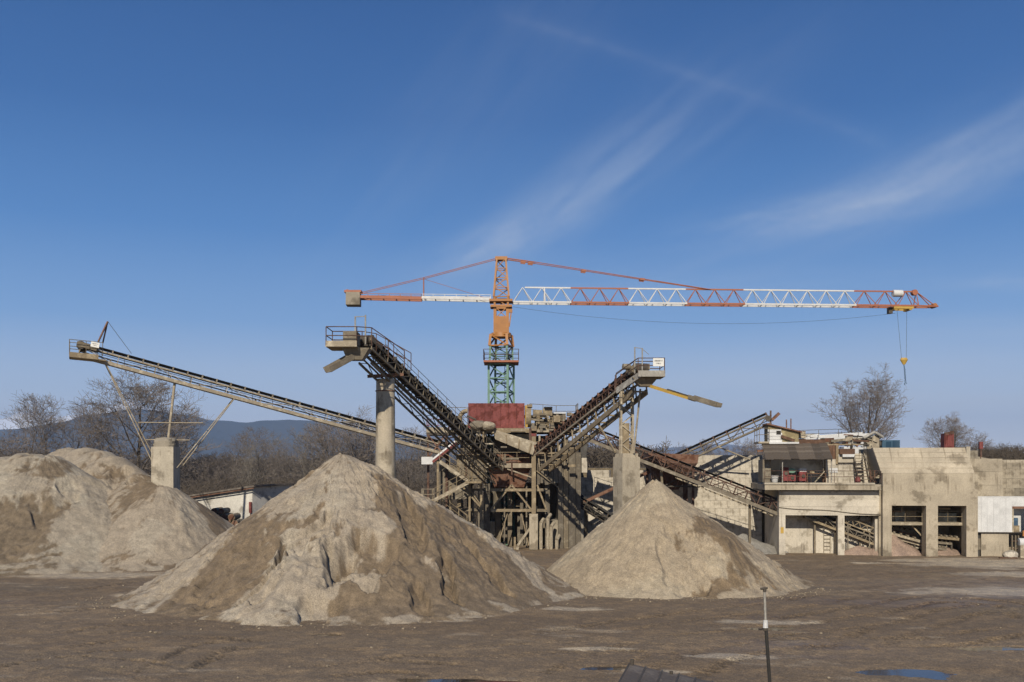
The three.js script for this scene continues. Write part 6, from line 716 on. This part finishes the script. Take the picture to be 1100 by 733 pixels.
tree('vase', 929, 392, 128, 7.7, 'large round-crowned bare tree behind the boom truck', gr, .7, 1.0); tree('vase', 1020, 440, 132, 7.7, 'smaller bare tree behind the dark red chute', gr, 2.9, 1.1); tree('small', 1052, 462, 118, 7.7, 'dark tangled shrub-like tree near the red post', gr, 1, 1.3); const wallLabel = ['small bare tree above the pale wall beside the rusty hopper', 'slender bare tree above the pale wall mid-way', 'low bare tree below the short open conveyor', 'dark bare tree behind the head of the short conveyor', 'bushy bare tree directly behind the roof hut railing', 'small far tree between square pier and rusty hopper', 'leafless shrub on the stepped wall past the red post', 'leafless shrub at the lower end of the stepped wall']; [['small', 742, 472, 190], ['tall', 760, 470, 200], ['small', 775, 474, 190], ['small', 800, 466, 150], ['vase', 818, 470, 160], ['small', 690, 478, 200], ['small', 1078, 480, 120], ['small', 1098, 484, 118]].forEach(([k, x, y, d], i) => tree(k, x, y, d, d > 125 ? 5 : 6, wallLabel[i], gr, i * 1.3, 1.0));
// scrub thickets: masses of bare stems nobody could count
{
  const [tg, cg] = treeGeo(71, { H: 5, spread: .9, n1: 6, n2: 5, n3: 4, n4: 0, r0: .06, up: .4, multi: 4, first: .1, twigR: .013 }), g = mergeGeometries([tg, cg]), R = rng(99), list = [];
  for (let i = 0; i < 620; i++) { const D = 122 + R() * 90, px = -20 + R() * 530; list.push([(px - 550) * D / FOC, 0, -D, .6 + R() * .75]); } for (let i = 0; i < 260; i++) { const D = 125 + R() * 70, px = 600 + R() * 90; list.push([(px - 550) * D / FOC, 0, -D, 1.3 + R() * 1.0]); } for (let i = 0; i < 90; i++) { const D = 104 + R() * 20, px = 1045 + R() * 80; list.push([(px - 550) * D / FOC, 7.2, -D, .35 + R() * .3]); }
  const m = new THREE.InstancedMesh(g, M.scrub, list.length), q = new THREE.Quaternion(); list.forEach(([x, y, z, s], i) => m.setMatrixAt(i, new THREE.Matrix4().compose(V(x, y, z), q.setFromAxisAngle(V(0, 1, 0), R() * 6.28), V(s * 1.15, s, s * 1.15)))); m.name = 'undergrowth'; m.castShadow = m.receiveShadow = true; scene.add(m); tag(m, 'brown leafless scrub growing thickly behind the yard', 'undergrowth', null, 'stuff');
  const R2 = rng(5), far = new THREE.InstancedMesh(g, M.scrub, 500); for (let i = 0; i < 500; i++) { const D = 320 + R2() * 700, px = -60 + R2() * 1250; far.setMatrixAt(i, new THREE.Matrix4().compose(V((px - 550) * D / FOC, 0, -D), q.setFromAxisAngle(V(0, 1, 0), R2() * 6.28), V(5, 1.9 + R2() * 1.0, 5))); } far.name = 'far_woodland'; scene.add(far); tag(far, 'distant band of bare woodland on the plain', 'woodland', null, 'stuff');
}
// loose stones and sand clods on the yard floor
{
  const g = new THREE.IcosahedronGeometry(1, 1), p = g.attributes.position; for (let i = 0; i < p.count; i++) { const k = 1 + .25 * vn(p.getX(i) * 3, p.getY(i) * 3 + p.getZ(i) * 2, 3); p.setXYZ(i, p.getX(i) * k, p.getY(i) * k * .7, p.getZ(i) * k); } g.computeVertexNormals(); const R = rng(303), N = 1700, m = new THREE.InstancedMesh(g, mat([.27, .22, .155], { map: null, roughness: .95 }), N), q = new THREE.Quaternion();
  for (let i = 0; i < N; i++) { let x, z; if (i < 1200) { const c = [[-11, -64.5, 14.4], [9.75, -68, 8.6], [13.6, -66.5, 6.4]][i % 3], a = (R() - .5) * 2.6, r = c[2] * (1.0 + R() * R() * .22); x = c[0] + Math.sin(a) * r; z = c[1] + Math.cos(a) * r; } else { const D = 37 + R() * 55; x = (R() - .5) * 1.1 * D; z = -D; } const s = .015 + .06 * R() ** 5; m.setMatrixAt(i, new THREE.Matrix4().compose(V(x, groundH(x, z) + s * .3, z), q.setFromAxisAngle(V(0, 1, 0), R() * 6), V(s, s, s))); { const k = .6 + R() * .5; m.setColorAt(i, new THREE.Color().setRGB(k, k * .97, k * .92)); } }
  m.name = 'loose_gravel'; m.castShadow = m.receiveShadow = true; scene.add(m); tag(m, 'loose stones and clods scattered on the muddy yard', 'gravel', null, 'stuff');
}
renderer.render(scene, camera);
